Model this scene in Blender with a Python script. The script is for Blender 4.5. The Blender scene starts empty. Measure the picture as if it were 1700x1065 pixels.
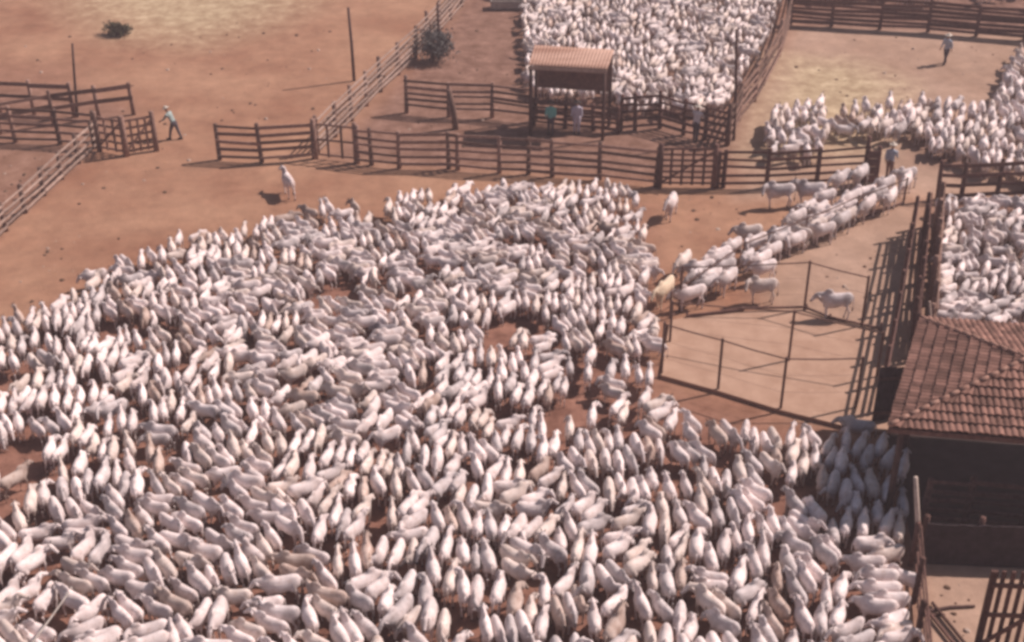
import bpy, bmesh, math, random
import numpy as np
from mathutils import Vector, Matrix, Quaternion
from mathutils import noise as mnoise

random.seed(7)
rng = np.random.default_rng(7)
S = bpy.context.scene
COL = S.collection

# ------------------------------------------------------------------ camera
FPX, PITCH, CAMH = 2300.0, math.radians(31.2), 27.7
cam_d = bpy.data.cameras.new('camera')
cam_d.sensor_width = 36.0
cam_d.lens = 36.0 * FPX / 1700.0
cam_d.clip_start, cam_d.clip_end = 0.5, 2000.0
cam = bpy.data.objects.new('camera', cam_d)
COL.objects.link(cam)
cam.location = (0, 0, CAMH)
cam.rotation_euler = (math.pi / 2 - PITCH, 0, 0)
S.camera = cam

# ------------------------------------------------------------------ light
TO_SUN = Vector((1.85, 0.70, 2.12)).normalized()
SUN_EL = math.asin(TO_SUN.z)
SUN_AZ = math.atan2(TO_SUN.x, TO_SUN.y)
world = bpy.data.worlds.new('World')
S.world = world
world.use_nodes = True
wn = world.node_tree
wn.nodes.clear()
wo = wn.nodes.new('ShaderNodeOutputWorld')
wb = wn.nodes.new('ShaderNodeBackground')
sk = wn.nodes.new('ShaderNodeTexSky')
sk.sky_type = 'NISHITA'
sk.sun_disc = False
sk.sun_elevation = SUN_EL
sk.sun_rotation = SUN_AZ
sk.air_density = 1.0
sk.dust_density = 2.5
sk.ozone_density = 0.6
wb.inputs['Strength'].default_value = 0.05
wn.links.new(sk.outputs[0], wb.inputs[0])
wn.links.new(wb.outputs[0], wo.inputs[0])
sun_d = bpy.data.lights.new('sun', 'SUN')
sun_d.energy = 5.0
sun_d.angle = math.radians(0.6)
sun_d.color = (1.0, 0.84, 0.775)
sun = bpy.data.objects.new('sun', sun_d)
COL.objects.link(sun)
sun.rotation_mode = 'QUATERNION'
sun.rotation_quaternion = TO_SUN.to_track_quat('Z', 'Y')

S.view_settings.view_transform = 'Standard'
S.view_settings.look = 'None'
S.view_settings.exposure = 0.18
S.view_settings.gamma = 1.0
S.render.engine = 'CYCLES'
S.cycles.max_bounces = 6
S.cycles.diffuse_bounces = 3
S.cycles.use_denoising = True
S.cycles.pixel_filter_type = 'BLACKMAN_HARRIS'
S.cycles.filter_width = 3.3          # the photograph is soft

S.cycles.volume_bounces = 0
# dusty air of the yard: one closed box round camera and scene
def dusty_air():
    x0, x1, y0, y1, z0, z1 = -650, 650, -250, 950, -1.0, CAMH+4
    vs = [(x,y,z) for x in (x0,x1) for y in (y0,y1) for z in (z0,z1)]
    me = bpy.data.meshes.new('haze')
    me.from_pydata(vs, [], [(0,1,3,2),(4,6,7,5),(0,4,5,1),(2,3,7,6),(0,2,6,4),(1,5,7,3)])
    m = bpy.data.materials.new('dusty_air'); m.use_nodes = True
    nt = m.node_tree; nt.nodes.clear()
    o = nt.nodes.new('ShaderNodeOutputMaterial'); v = nt.nodes.new('ShaderNodeVolumePrincipled')
    v.inputs['Color'].default_value = (0.95, 0.80, 0.85, 1)
    v.inputs['Density'].default_value = 0.0014
    nt.links.new(v.outputs[0], o.inputs['Volume'])
    me.materials.append(m)
    ob = bpy.data.objects.new('haze', me); COL.objects.link(ob)
    ob['kind'] = 'stuff'; ob['label'] = 'thin pinkish dusty air over the corral yard'; ob['category'] = 'haze'
    ob.display_type = 'WIRE'
dusty_air()

# ------------------------------------------------------------------ geometry helpers
def G(px, py, z=0.0):
    """the point of the level z seen at a pixel of the 1700x1065 photograph (used once to survey the site)"""
    u = (px - 850.0) / FPX
    v = (532.5 - py) / FPX
    c, s = math.cos(PITCH), math.sin(PITCH)
    d = Vector((u, c + v * s, -s + v * c))
    t = (z - CAMH) / d.z
    return Vector((0, 0, CAMH)) + d * t

def PX(p):
    c, s = math.cos(PITCH), math.sin(PITCH)
    x, y, z = p[0], p[1], p[2] - CAMH
    f = y * c - z * s
    return 850 + FPX * x / f, 532.5 - FPX * (y * s + z * c) / f

class MB:
    def __init__(s):
        s.v = []; s.f = []; s.m = []
    def add(s, vs, fs, mi=0):
        o = len(s.v)
        s.v.extend([tuple(p) for p in vs])
        s.f.extend([tuple(i + o for i in f) for f in fs])
        s.m.extend([mi] * len(fs))
    def box(s, c, size, M=None, mi=0):
        x, y, z = [q / 2 for q in size]
        vs = [Vector((a * x, b * y, d * z)) for a in (-1, 1) for b in (-1, 1) for d in (-1, 1)]
        if M is not None: vs = [M @ p for p in vs]
        c = Vector(c)
        s.add([p + c for p in vs], [(0,1,3,2),(4,6,7,5),(0,4,5,1),(2,3,7,6),(0,2,6,4),(1,5,7,3)], mi)
    def beam(s, a, b, w, h, mi=0, up=Vector((0,0,1))):
        """board from a to b, h tall (along up) and w thick"""
        a, b = Vector(a), Vector(b)
        d = (b - a).normalized()
        side = d.cross(up).normalized()
        u = side.cross(d).normalized()
        vs = []
        for p in (a, b):
            for i, j in ((-1,-1),(1,-1),(1,1),(-1,1)):
                vs.append(p + side * (i * w / 2) + u * (j * h / 2))
        s.add(vs, [(0,3,2,1),(4,5,6,7),(0,1,5,4),(1,2,6,5),(2,3,7,6),(3,0,4,7)], mi)
    def tube(s, pts, rads, n=8, mi=0, flat=None):
        """closed tapered tube through points; flat = (side_scale, up_scale)"""
        pts = [Vector(p) for p in pts]
        rings = []
        for i, p in enumerate(pts):
            d = (pts[min(i+1, len(pts)-1)] - pts[max(i-1, 0)]).normalized()
            ref = Vector((0,0,1)) if abs(d.z) < 0.85 else Vector((1,0,0))
            side = d.cross(ref).normalized(); u = side.cross(d)
            r = rads[i]
            ry, rz = (r if isinstance(r, tuple) else (r, r))
            rings.append([p + side * (ry * math.cos(2*math.pi*k/n)) + u * (rz * math.sin(2*math.pi*k/n)) for k in range(n)])
        vs = [q for r in rings for q in r]
        fs = []
        for i in range(len(pts)-1):
            for k in range(n):
                fs.append((i*n+k, i*n+(k+1)%n, (i+1)*n+(k+1)%n, (i+1)*n+k))
        fs.append(tuple(range(n-1, -1, -1)))
        fs.append(tuple((len(pts)-1)*n + k for k in range(n)))
        s.add(vs, fs, mi)
    def ball(s, c, r, n=8, m=6, M=None, mi=0):
        c = Vector(c)
        if not isinstance(r, (tuple, list)): r = (r, r, r)
        vs = [Vector((0,0,r[2]))]
        for i in range(1, m):
            t = math.pi * i / m
            for k in range(n):
                a = 2*math.pi*k/n
                vs.append(Vector((r[0]*math.sin(t)*math.cos(a), r[1]*math.sin(t)*math.sin(a), r[2]*math.cos(t))))
        vs.append(Vector((0,0,-r[2])))
        fs = [(0, 1+k, 1+(k+1)%n) for k in range(n)]
        for i in range(m-2):
            for k in range(n):
                fs.append((1+i*n+k, 1+(i+1)*n+k, 1+(i+1)*n+(k+1)%n, 1+i*n+(k+1)%n))
        b = 1+(m-2)*n
        fs += [(len(vs)-1, b+(k+1)%n, b+k) for k in range(n)]
        if M is not None: vs = [M @ p for p in vs]
        s.add([p + c for p in vs], fs, mi)
    def mesh(s, name, mats=(), smooth=False):
        me = bpy.data.meshes.new(name)
        me.from_pydata(s.v, [], s.f)
        for m in mats: me.materials.append(m)
        me.polygons.foreach_set('material_index', s.m)
        if smooth: me.polygons.foreach_set('use_smooth', [True]*len(s.f))
        me.update()
        return me
    def build(s, name, mats, parent=None, loc=(0,0,0), smooth=False):
        if not isinstance(mats, (list, tuple)): mats = [mats]
        return link(name, s.mesh(name, mats, smooth), parent, loc)

def link(name, data, parent=None, loc=(0,0,0), rz=0.0):
    o = bpy.data.objects.new(name, data)
    COL.objects.link(o)
    if parent is not None: o.parent = parent
    o.location = loc
    o.rotation_euler = (0, 0, rz)
    return o

def tag(o, label=None, cat=None, group=None, kind=None):
    if label: o['label'] = label
    if cat: o['category'] = cat
    if group: o['group'] = group
    if kind: o['kind'] = kind
    return o

def empty(name, loc, label, cat, group=None, rz=0.0):
    o = link(name, None, None, loc, rz)
    o.empty_display_size = 0.3
    return tag(o, label, cat, group)

def remeshed(mb, voxel, smooth_it=3, factor=0.5):
    """one continuous skin over overlapping primitives"""
    me = mb.mesh('tmp')
    o = bpy.data.objects.new('tmp', me); COL.objects.link(o)
    r = o.modifiers.new('r', 'REMESH'); r.mode = 'VOXEL'; r.voxel_size = voxel
    if smooth_it:
        q = o.modifiers.new('s', 'SMOOTH'); q.factor = factor; q.iterations = smooth_it
    dg = bpy.context.evaluated_depsgraph_get()
    out = bpy.data.meshes.new_from_object(o.evaluated_get(dg))
    bpy.data.objects.remove(o); bpy.data.meshes.remove(me)
    return out

# ------------------------------------------------------------------ materials
def nodes_of(name):
    m = bpy.data.materials.new(name); m.use_nodes = True
    nt = m.node_tree; b = nt.nodes['Principled BSDF']
    b.inputs['Roughness'].default_value = 0.9
    b.inputs['Specular IOR Level'].default_value = 0.15
    return m, nt, b

def N(nt, t, **kw):
    n = nt.nodes.new(t)
    for k, v in kw.items():
        if k in n.inputs.keys(): n.inputs[k].default_value = v
        else: setattr(n, k, v)
    return n

def noisy(name, c1, c2, scale=3.0, rough=0.9, detail=5.0, vary=0.0, coord='Object', bump=0.0, stretch=None, spec=0.15, contrast=(0.3, 0.7), hue=0.0):
    m, nt, b = nodes_of(name)
    tc = N(nt, 'ShaderNodeTexCoord')
    mp = N(nt, 'ShaderNodeMapping')
    if stretch: mp.inputs['Scale'].default_value = stretch
    nt.links.new(tc.outputs[coord], mp.inputs[0])
    oi = N(nt, 'ShaderNodeObjectInfo')
    ad = N(nt, 'ShaderNodeVectorMath', operation='ADD')
    cm = N(nt, 'ShaderNodeCombineXYZ')
    mu = N(nt, 'ShaderNodeMath', operation='MULTIPLY'); mu.inputs[1].default_value = 37.0
    nt.links.new(oi.outputs['Random'], mu.inputs[0]); nt.links.new(mu.outputs[0], cm.inputs[0]); nt.links.new(mu.outputs[0], cm.inputs[1])
    nt.links.new(mp.outputs[0], ad.inputs[0]); nt.links.new(cm.outputs[0], ad.inputs[1])
    no = N(nt, 'ShaderNodeTexNoise', Scale=scale, Detail=detail, Roughness=0.62)
    nt.links.new(ad.outputs[0], no.inputs['Vector'])
    cr = N(nt, 'ShaderNodeValToRGB')
    cr.color_ramp.elements[0].position, cr.color_ramp.elements[1].position = contrast
    cr.color_ramp.elements[0].color = (*c1, 1); cr.color_ramp.elements[1].color = (*c2, 1)
    nt.links.new(no.outputs['Fac'], cr.inputs[0])
    out = cr.outputs[0]
    if vary:
        hs = N(nt, 'ShaderNodeHueSaturation')
        mr = N(nt, 'ShaderNodeMapRange'); mr.inputs['To Min'].default_value = 1 - vary; mr.inputs['To Max'].default_value = 1 + vary
        nt.links.new(oi.outputs['Random'], mr.inputs['Value']); nt.links.new(mr.outputs[0], hs.inputs['Value'])
        nt.links.new(out, hs.inputs['Color']); out = hs.outputs[0]
    nt.links.new(out, b.inputs['Base Color'])
    b.inputs['Roughness'].default_value = rough
    b.inputs['Specular IOR Level'].default_value = spec
    if bump:
        bp = N(nt, 'ShaderNodeBump', Strength=bump, Distance=0.02)
        nt.links.new(no.outputs['Fac'], bp.inputs['Height']); nt.links.new(bp.outputs[0], b.inputs['Normal'])
    return m

M = {}
M['wood'] = noisy('weathered_wood', (0.13, 0.072, 0.056), (0.30, 0.20, 0.165), 6, vary=0.5, bump=0.4, stretch=(1, 1, 3))
M['wood_dark'] = noisy('dark_wood', (0.075, 0.042, 0.036), (0.17, 0.095, 0.08), 6, vary=0.3, bump=0.4)
M['wood_pale'] = noisy('pale_sunlit_wood', (0.26, 0.18, 0.15), (0.46, 0.35, 0.30), 6, vary=0.2, bump=0.3)  # paler copy of the wood: sunlight on rails put into the colour
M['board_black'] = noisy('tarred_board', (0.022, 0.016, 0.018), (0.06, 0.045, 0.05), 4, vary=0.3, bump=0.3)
M['post_pale'] = noisy('sunlit_post', (0.42, 0.33, 0.28), (0.62, 0.52, 0.46), 6, vary=0.1, bump=0.3)  # sunlight on the shelter's corner post put into its pale colour
M['steel'] = noisy('rusty_steel_pipe', (0.07, 0.032, 0.024), (0.16, 0.085, 0.065), 9, rough=0.6, vary=0.2, spec=0.4)
M['cable'] = noisy('steel_cable', (0.09, 0.06, 0.05), (0.16, 0.11, 0.09), 9, rough=0.5, spec=0.4)
M['pole'] = noisy('dark_pole', (0.06, 0.035, 0.032), (0.13, 0.08, 0.07), 5, vary=0.2)
M['concrete'] = noisy('grey_concrete', (0.27, 0.24, 0.22), (0.42, 0.38, 0.35), 4, vary=0.1, bump=0.2)
M['skin'] = noisy('skin', (0.24, 0.125, 0.08), (0.30, 0.16, 0.105), 6, rough=0.6, spec=0.3)
M['hoof'] = noisy('hoof_horn_muzzle', (0.035, 0.028, 0.028), (0.09, 0.07, 0.065), 14, rough=0.6, vary=0.2)
M['eye'] = noisy('eye', (0.012, 0.01, 0.01), (0.02, 0.016, 0.015), 5, rough=0.2, spec=0.5)

def coat_mat(name, a, b_, dust):
    """short hair: blotchy tone, individual tint, dried mud flecks"""
    m, nt, b = nodes_of(name)
    tc = N(nt, 'ShaderNodeTexCoord'); oi = N(nt, 'ShaderNodeObjectInfo')
    cm = N(nt, 'ShaderNodeVectorMath', operation='SCALE'); cm.inputs['Scale'].default_value = 1.0
    mu = N(nt, 'ShaderNodeMath', operation='MULTIPLY'); mu.inputs[1].default_value = 51.0
    cx = N(nt, 'ShaderNodeCombineXYZ')
    nt.links.new(oi.outputs['Random'], mu.inputs[0]); nt.links.new(mu.outputs[0], cx.inputs[0])
    ad = N(nt, 'ShaderNodeVectorMath', operation='ADD')
    nt.links.new(tc.outputs['Object'], ad.inputs[0]); nt.links.new(cx.outputs[0], ad.inputs[1])
    n1 = N(nt, 'ShaderNodeTexNoise', Scale=2.1, Detail=4.0); nt.links.new(ad.outputs[0], n1.inputs['Vector'])
    cr = N(nt, 'ShaderNodeValToRGB')
    cr.color_ramp.elements[0].position = 0.32; cr.color_ramp.elements[1].position = 0.6
    cr.color_ramp.elements[0].color = (*a, 1); cr.color_ramp.elements[1].color = (*b_, 1)
    nt.links.new(n1.outputs['Fac'], cr.inputs[0])
    n2 = N(nt, 'ShaderNodeTexNoise', Scale=5.5, Detail=5.0, Roughness=0.7); nt.links.new(ad.outputs[0], n2.inputs['Vector'])
    mr = N(nt, 'ShaderNodeMapRange'); mr.inputs['From Min'].default_value = 0.5; mr.inputs['From Max'].default_value = 0.72
    mr.inputs['To Max'].default_value = 0.65
    nt.links.new(n2.outputs['Fac'], mr.inputs['Value'])
    mx = N(nt, 'ShaderNodeMix', data_type='RGBA')
    nt.links.new(mr.outputs[0], mx.inputs['Factor']); nt.links.new(cr.outputs[0], mx.inputs[6]); mx.inputs[7].default_value = (*dust, 1)
    at = N(nt, 'ShaderNodeAttribute', attribute_name='coat')
    sp = N(nt, 'ShaderNodeSeparateColor'); nt.links.new(at.outputs['Color'], sp.inputs[0])
    sm = N(nt, 'ShaderNodeMath', operation='ADD'); nt.links.new(oi.outputs['Random'], sm.inputs[0]); nt.links.new(sp.outputs[1], sm.inputs[1])
    rnd = N(nt, 'ShaderNodeMath', operation='FRACT'); nt.links.new(sm.outputs[0], rnd.inputs[0])
    r7 = N(nt, 'ShaderNodeMath', operation='MULTIPLY'); nt.links.new(rnd.outputs[0], r7.inputs[0]); r7.inputs[1].default_value = 7.31
    r2 = N(nt, 'ShaderNodeMath', operation='FRACT'); nt.links.new(r7.outputs[0], r2.inputs[0])
    # smoky neck and hump, stronger on some animals
    nk = N(nt, 'ShaderNodeMath', operation='MULTIPLY'); nt.links.new(sp.outputs[0], nk.inputs[0]); nt.links.new(r2.outputs[0], nk.inputs[1])
    nk2 = N(nt, 'ShaderNodeMath', operation='MULTIPLY'); nt.links.new(nk.outputs[0], nk2.inputs[0]); nk2.inputs[1].default_value = 0.55
    mg = N(nt, 'ShaderNodeMix', data_type='RGBA'); nt.links.new(nk2.outputs[0], mg.inputs['Factor']); nt.links.new(mx.outputs[2], mg.inputs[6])
    mg.inputs[7].default_value = (a[0]*.48, a[1]*.46, a[2]*.47, 1)
    hs = N(nt, 'ShaderNodeHueSaturation')
    m2 = N(nt, 'ShaderNodeMapRange'); m2.inputs['To Min'].default_value = 0.85; m2.inputs['To Max'].default_value = 1.1
    nt.links.new(rnd.outputs[0], m2.inputs['Value']); nt.links.new(m2.outputs[0], hs.inputs['Value'])
    nt.links.new(mg.outputs[2], hs.inputs['Color'])
    nt.links.new(hs.outputs[0], b.inputs['Base Color'])
    b.inputs['Roughness'].default_value = 0.75
    b.inputs['Specular IOR Level'].default_value = 0.2
    return m

COATS = {
    'white': coat_mat('white_coat', (0.66, 0.57, 0.56), (0.84, 0.745, 0.735), (0.45, 0.31, 0.25)),
    'cream': coat_mat('cream_coat', (0.58, 0.49, 0.45), (0.76, 0.655, 0.61), (0.42, 0.28, 0.21)),
    'pale grey': coat_mat('pale_grey_coat', (0.42, 0.375, 0.375), (0.70, 0.63, 0.63), (0.36, 0.27, 0.24)),
    'dusty': coat_mat('dusty_coat', (0.36, 0.26, 0.22), (0.60, 0.49, 0.44), (0.30, 0.16, 0.11)),
    'pale cream': coat_mat('golden_coat', (0.62, 0.49, 0.36), (0.78, 0.65, 0.50), (0.47, 0.34, 0.23)),
    'slate grey': coat_mat('slate_coat', (0.20, 0.175, 0.19), (0.36, 0.32, 0.34), (0.22, 0.16, 0.14)),
    'red brown': coat_mat('red_brown_coat', (0.20, 0.085, 0.05), (0.32, 0.15, 0.095), (0.22, 0.10, 0.06)),
}

# ------------------------------------------------------------------ ground
def poly_mask(X, Y, pts, soft):
    """soft 0..1 mask of a polygon on the ground"""
    P = np.array([(p.x, p.y) for p in pts])
    inside = np.zeros(X.shape, bool)
    dmin = np.full(X.shape, 1e9)
    n = len(P)
    for i in range(n):
        x0, y0 = P[i]; x1, y1 = P[(i+1) % n]
        cond = ((y0 > Y) != (y1 > Y))
        with np.errstate(divide='ignore', invalid='ignore'):
            xi = (x1-x0)*(Y-y0)/(y1-y0+1e-12)+x0
        inside ^= cond & (X < xi)
        dx, dy = x1-x0, y1-y0
        t = np.clip(((X-x0)*dx+(Y-y0)*dy)/(dx*dx+dy*dy+1e-12), 0, 1)
        dmin = np.minimum(dmin, np.hypot(X-(x0+t*dx), Y-(y0+t*dy)))
    sd = np.where(inside, dmin, -dmin)
    return np.clip(sd/soft*0.5+0.5, 0, 1)

def build_ground():
    xs = np.concatenate([np.linspace(-600, -48, 14)[:-1], np.arange(-48, 48.01, 0.4), np.linspace(48, 600, 14)[1:]])
    ys = np.concatenate([np.linspace(-200, 18, 8)[:-1], np.arange(18, 100.01, 0.4), np.linspace(100, 900, 16)[1:]])
    X, Y = np.meshgrid(xs, ys, indexing='ij')
    nx, ny = X.shape
    def q(*pp): return [G(*p) for p in pp]
    pale = np.maximum(poly_mask(X, Y, q((90,-60),(150,20),(220,55),(330,66),(420,42),(480,12),(520,-20),(540,-60)), 3.2)*0.85,
                      0.75*poly_mask(X, Y, q((1285,150),(1300,95),(1420,105),(1500,140),(1440,250),(1260,260)), 1.8)*1.15)
    tan = np.maximum.reduce([poly_mask(X, Y, q((1310,40),(1800,40),(1800,330),(1560,330),(1450,330),(1230,330),(1215,240)), 0.9),
                      poly_mask(X, Y, q((1240,440),(1490,330),(1540,345),(1530,600),(1450,720),(1330,690)), 0.8),
                      poly_mask(X, Y, q((1520,920),(1760,920),(1800,1150),(1520,1150)), 0.5)])
    manure_and_shade = np.maximum.reduce([
        0.85*poly_mask(X, Y, q((540,262),(600,200),(700,97),(790,-40),(1330,-40),(1290,95),(1215,243),(1200,305),(900,288),(660,276)), 0.8),
        0.55*poly_mask(X, Y, q((-80,140),(120,145),(225,185),(160,245),(60,330),(-80,440)), 0.6),
        1.0*poly_mask(X, Y, q((1320,-60),(1800,-60),(1800,60),(1320,45)), 0.7),
        0.8*poly_mask(X, Y, q((1510,215),(1600,212),(1665,265),(1600,290),(1530,270)), 0.9),  # darker patch among the top right cattle
        0.9*poly_mask(X, Y, q((820,80),(880,80),(890,112),(820,108)), 0.5), 0.8*poly_mask(X, Y, q((740,18),(870,16),(870,34),(745,32)), 0.5),  # darker patch left of the shed; painted shadow strip beside the trough
        1.0*poly_mask(X, Y, q((1555,330),(1800,330),(1800,620),(1530,600)), 0.4),
        1.0*poly_mask(X, Y, q((1470,700),(1800,700),(1800,925),(1515,925)), 0.5)])  # ground under the tiled roof darkened to imitate its shade
    red = np.maximum(poly_mask(X, Y, q((-100,600),(180,480),(420,420),(600,370),(1060,350),(1085,600),(1120,660),(1400,740),(1520,780),(1520,1200),(-100,1200)), 1.4),
                     0.5*poly_mask(X, Y, q((-200,100),(120,110),(200,180),(100,260),(-200,200)), 2.0))
    vs = np.stack([X.ravel(), Y.ravel(), np.zeros(nx*ny)], 1)
    idx = np.arange(nx*ny).reshape(nx, ny)
    f = np.stack([idx[:-1,:-1], idx[1:,:-1], idx[1:,1:], idx[:-1,1:]], -1).reshape(-1, 4)
    me = bpy.data.meshes.new('ground')
    me.from_pydata(vs.tolist(), [], f.tolist())
    at = me.color_attributes.new('soil', 'FLOAT_COLOR', 'POINT')
    at.data.foreach_set('color', np.stack([pale.ravel(), tan.ravel(), manure_and_shade.ravel(), red.ravel()], 1).astype(np.float32).ravel())
    m, nt, b = nodes_of('soil')
    ca = N(nt, 'ShaderNodeVertexColor', layer_name='soil')
    sp = N(nt, 'ShaderNodeSeparateColor'); nt.links.new(ca.outputs[0], sp.inputs[0])
    tc = N(nt, 'ShaderNodeTexCoord')
    big = N(nt, 'ShaderNodeTexNoise', Scale=0.16, Detail=6.0, Roughness=0.6); nt.links.new(tc.outputs['Object'], big.inputs['Vector'])
    mid = N(nt, 'ShaderNodeTexNoise', Scale=1.1, Detail=8.0, Roughness=0.7); nt.links.new(tc.outputs['Object'], mid.inputs['Vector'])
    fine = N(nt, 'ShaderNodeTexNoise', Scale=7.0, Detail=6.0, Roughness=0.75); nt.links.new(tc.outputs['Object'], fine.inputs['Vector'])
    base = N(nt, 'ShaderNodeValToRGB')
    base.color_ramp.elements[0].position = 0.34; base.color_ramp.elements[1].position = 0.66
    base.color_ramp.elements[0].color = (0.275, 0.14, 0.09, 1); base.color_ramp.elements[1].color = (0.40, 0.235, 0.155, 1)
    nt.links.new(big.outputs['Fac'], base.inputs[0])
    def mixin(prev, fac, colA, colB, noise_out):
        rp = N(nt, 'ShaderNodeValToRGB')
        rp.color_ramp.elements[0].position = 0.35; rp.color_ramp.elements[1].position = 0.65
        rp.color_ramp.elements[0].color = (*colA, 1); rp.color_ramp.elements[1].color = (*colB, 1)
        nt.links.new(noise_out, rp.inputs[0])
        # ragged edge: mask pushed about by noise
        mm = N(nt, 'ShaderNodeMath', operation='MULTIPLY_ADD'); mm.inputs[1].default_value = 0.9; 
        sb = N(nt, 'ShaderNodeMath', operation='SUBTRACT'); nt.links.new(mid.outputs['Fac'], sb.inputs[0]); sb.inputs[1].default_value = 0.5
        sx = N(nt, 'ShaderNodeMath', operation='MULTIPLY'); nt.links.new(sb.outputs[0], sx.inputs[0]); sx.inputs[1].default_value = 1.3
        par = N(nt, 'ShaderNodeMath', operation='MULTIPLY'); nt.links.new(fac, par.inputs[0])
        om = N(nt, 'ShaderNodeMath', operation='SUBTRACT'); om.inputs[0].default_value = 1.0; nt.links.new(fac, om.inputs[1])
        nt.links.new(om.outputs[0], par.inputs[1])
        p4 = N(nt, 'ShaderNodeMath', operation='MULTIPLY'); nt.links.new(par.outputs[0], p4.inputs[0]); p4.inputs[1].default_value = 3.0
        nt.links.new(sx.outputs[0], mm.inputs[0]); nt.links.new(p4.outputs[0], mm.inputs[1]); nt.links.new(fac, mm.inputs[2]); mm.use_clamp = True
        mx = N(nt, 'ShaderNodeMix', data_type='RGBA')
        nt.links.new(mm.outputs[0], mx.inputs['Factor']); nt.links.new(prev, mx.inputs[6]); nt.links.new(rp.outputs[0], mx.inputs[7])
        return mx.outputs[2]
    c = base.outputs[0]
    c = mixin(c, ca.outputs['Alpha'], (0.18, 0.088, 0.064), (0.29, 0.155, 0.115), mid.outputs['Fac'])
    c = mixin(c, sp.outputs[1], (0.34, 0.225, 0.165), (0.44, 0.305, 0.235), big.outputs['Fac'])
    c = mixin(c, sp.outputs[2], (0.15, 0.085, 0.065), (0.27, 0.165, 0.13), mid.outputs['Fac'])
    c = mixin(c, sp.outputs[0], (0.37, 0.27, 0.165), (0.53, 0.435, 0.295), mid.outputs['Fac'])
    # speckle: dung, pebbles, hoof scuffs
    spk = N(nt, 'ShaderNodeMapRange'); spk.inputs['From Min'].default_value = 0.57; spk.inputs['From Max'].default_value = 0.74; spk.inputs['To Max'].default_value = 0.6
    nt.links.new(fine.outputs['Fac'], spk.inputs['Value'])
    mx = N(nt, 'ShaderNodeMix', data_type='RGBA'); nt.links.new(spk.outputs[0], mx.inputs['Factor']); nt.links.new(c, mx.inputs[6]); mx.inputs[7].default_value = (0.17, 0.10, 0.075, 1)
    mv = N(nt, 'ShaderNodeMapRange'); mv.inputs['From Min'].default_value = 0.3; mv.inputs['From Max'].default_value = 0.7; mv.inputs['To Min'].default_value = 0.78; mv.inputs['To Max'].default_value = 1.16
    nt.links.new(mid.outputs['Fac'], mv.inputs['Value'])
    hs = N(nt, 'ShaderNodeHueSaturation'); nt.links.new(mv.outputs[0], hs.inputs['Value']); nt.links.new(mx.outputs[2], hs.inputs['Color'])
    nt.links.new(hs.outputs[0], b.inputs['Base Color'])
    b.inputs['Roughness'].default_value = 1.0; b.inputs['Specular IOR Level'].default_value = 0.05
    bp = N(nt, 'ShaderNodeBump', Strength=0.55, Distance=0.06)
    nt.links.new(fine.outputs['Fac'], bp.inputs['Height']); nt.links.new(bp.outputs[0], b.inputs['Normal'])
    me.materials.append(m)
    tag(link('ground', me), 'reddish brown trampled earth of the whole corral yard', 'ground', kind='structure')
build_ground()

# ------------------------------------------------------------------ raised sandy pad of the small pens
PADZ = 0.16
def pad():
    pz = [(1097,622),(1192,648),(1296,680),(1440,716),(1500,712),(1462,548),(1378,528),(1338,514),(1232,516),(1150,523),(1112,532)]
    top = [G(x, y, PADZ) for x, y in pz]
    n = len(top)
    mb = MB()
    vs = [tuple(p) for p in top] + [(p.x, p.y, -0.05) for p in top]
    mb.add(vs, [tuple(range(n))[::-1]])
    mb.add(vs, [(i, (i+1) % n, n+(i+1) % n, n+i) for i in range(n)], 1)
    me_t = noisy('sandy_fill', (0.35, 0.222, 0.16), (0.46, 0.31, 0.232), 1.4, rough=1.0, bump=0.5, detail=8, spec=0.05)
    me_s = noisy('earth_bank', (0.26, 0.15, 0.11), (0.36, 0.22, 0.165), 3.0, rough=1.0, bump=0.5)
    o = mb.build('raised_pen_floor', [me_t, me_s])
    bm = bmesh.new(); bm.from_mesh(o.data); bmesh.ops.recalc_face_normals(bm, faces=bm.faces); bm.to_mesh(o.data); bm.free()
    tag(o, 'raised sandy floor of the small pens beside the tiled shelter', 'pen floor', kind='structure')
pad()

# ------------------------------------------------------------------ fences
post_meshes = {}
def post_mesh(w, h, mat, round_=False):
    k = (round(w, 3), round(h, 2), mat, round_)
    if k not in post_meshes:
        mb = MB()
        if round_:
            mb.tube([(0,0,-0.1),(0.01,0,h*0.5),(0,0.01,h)], [w*0.55, w*0.5, w*0.46], 10)
        else:
            mb.tube([(0,0,-0.1),(0.008,0.006,h*0.45),(-0.004,0.01,h-0.02),(0,0.01,h)], [w*0.68, w*0.64, w*0.60, w*0.48], 8)
        post_meshes[k] = mb.mesh('post', [M[mat]], smooth=True)
    return post_meshes[k]

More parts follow.
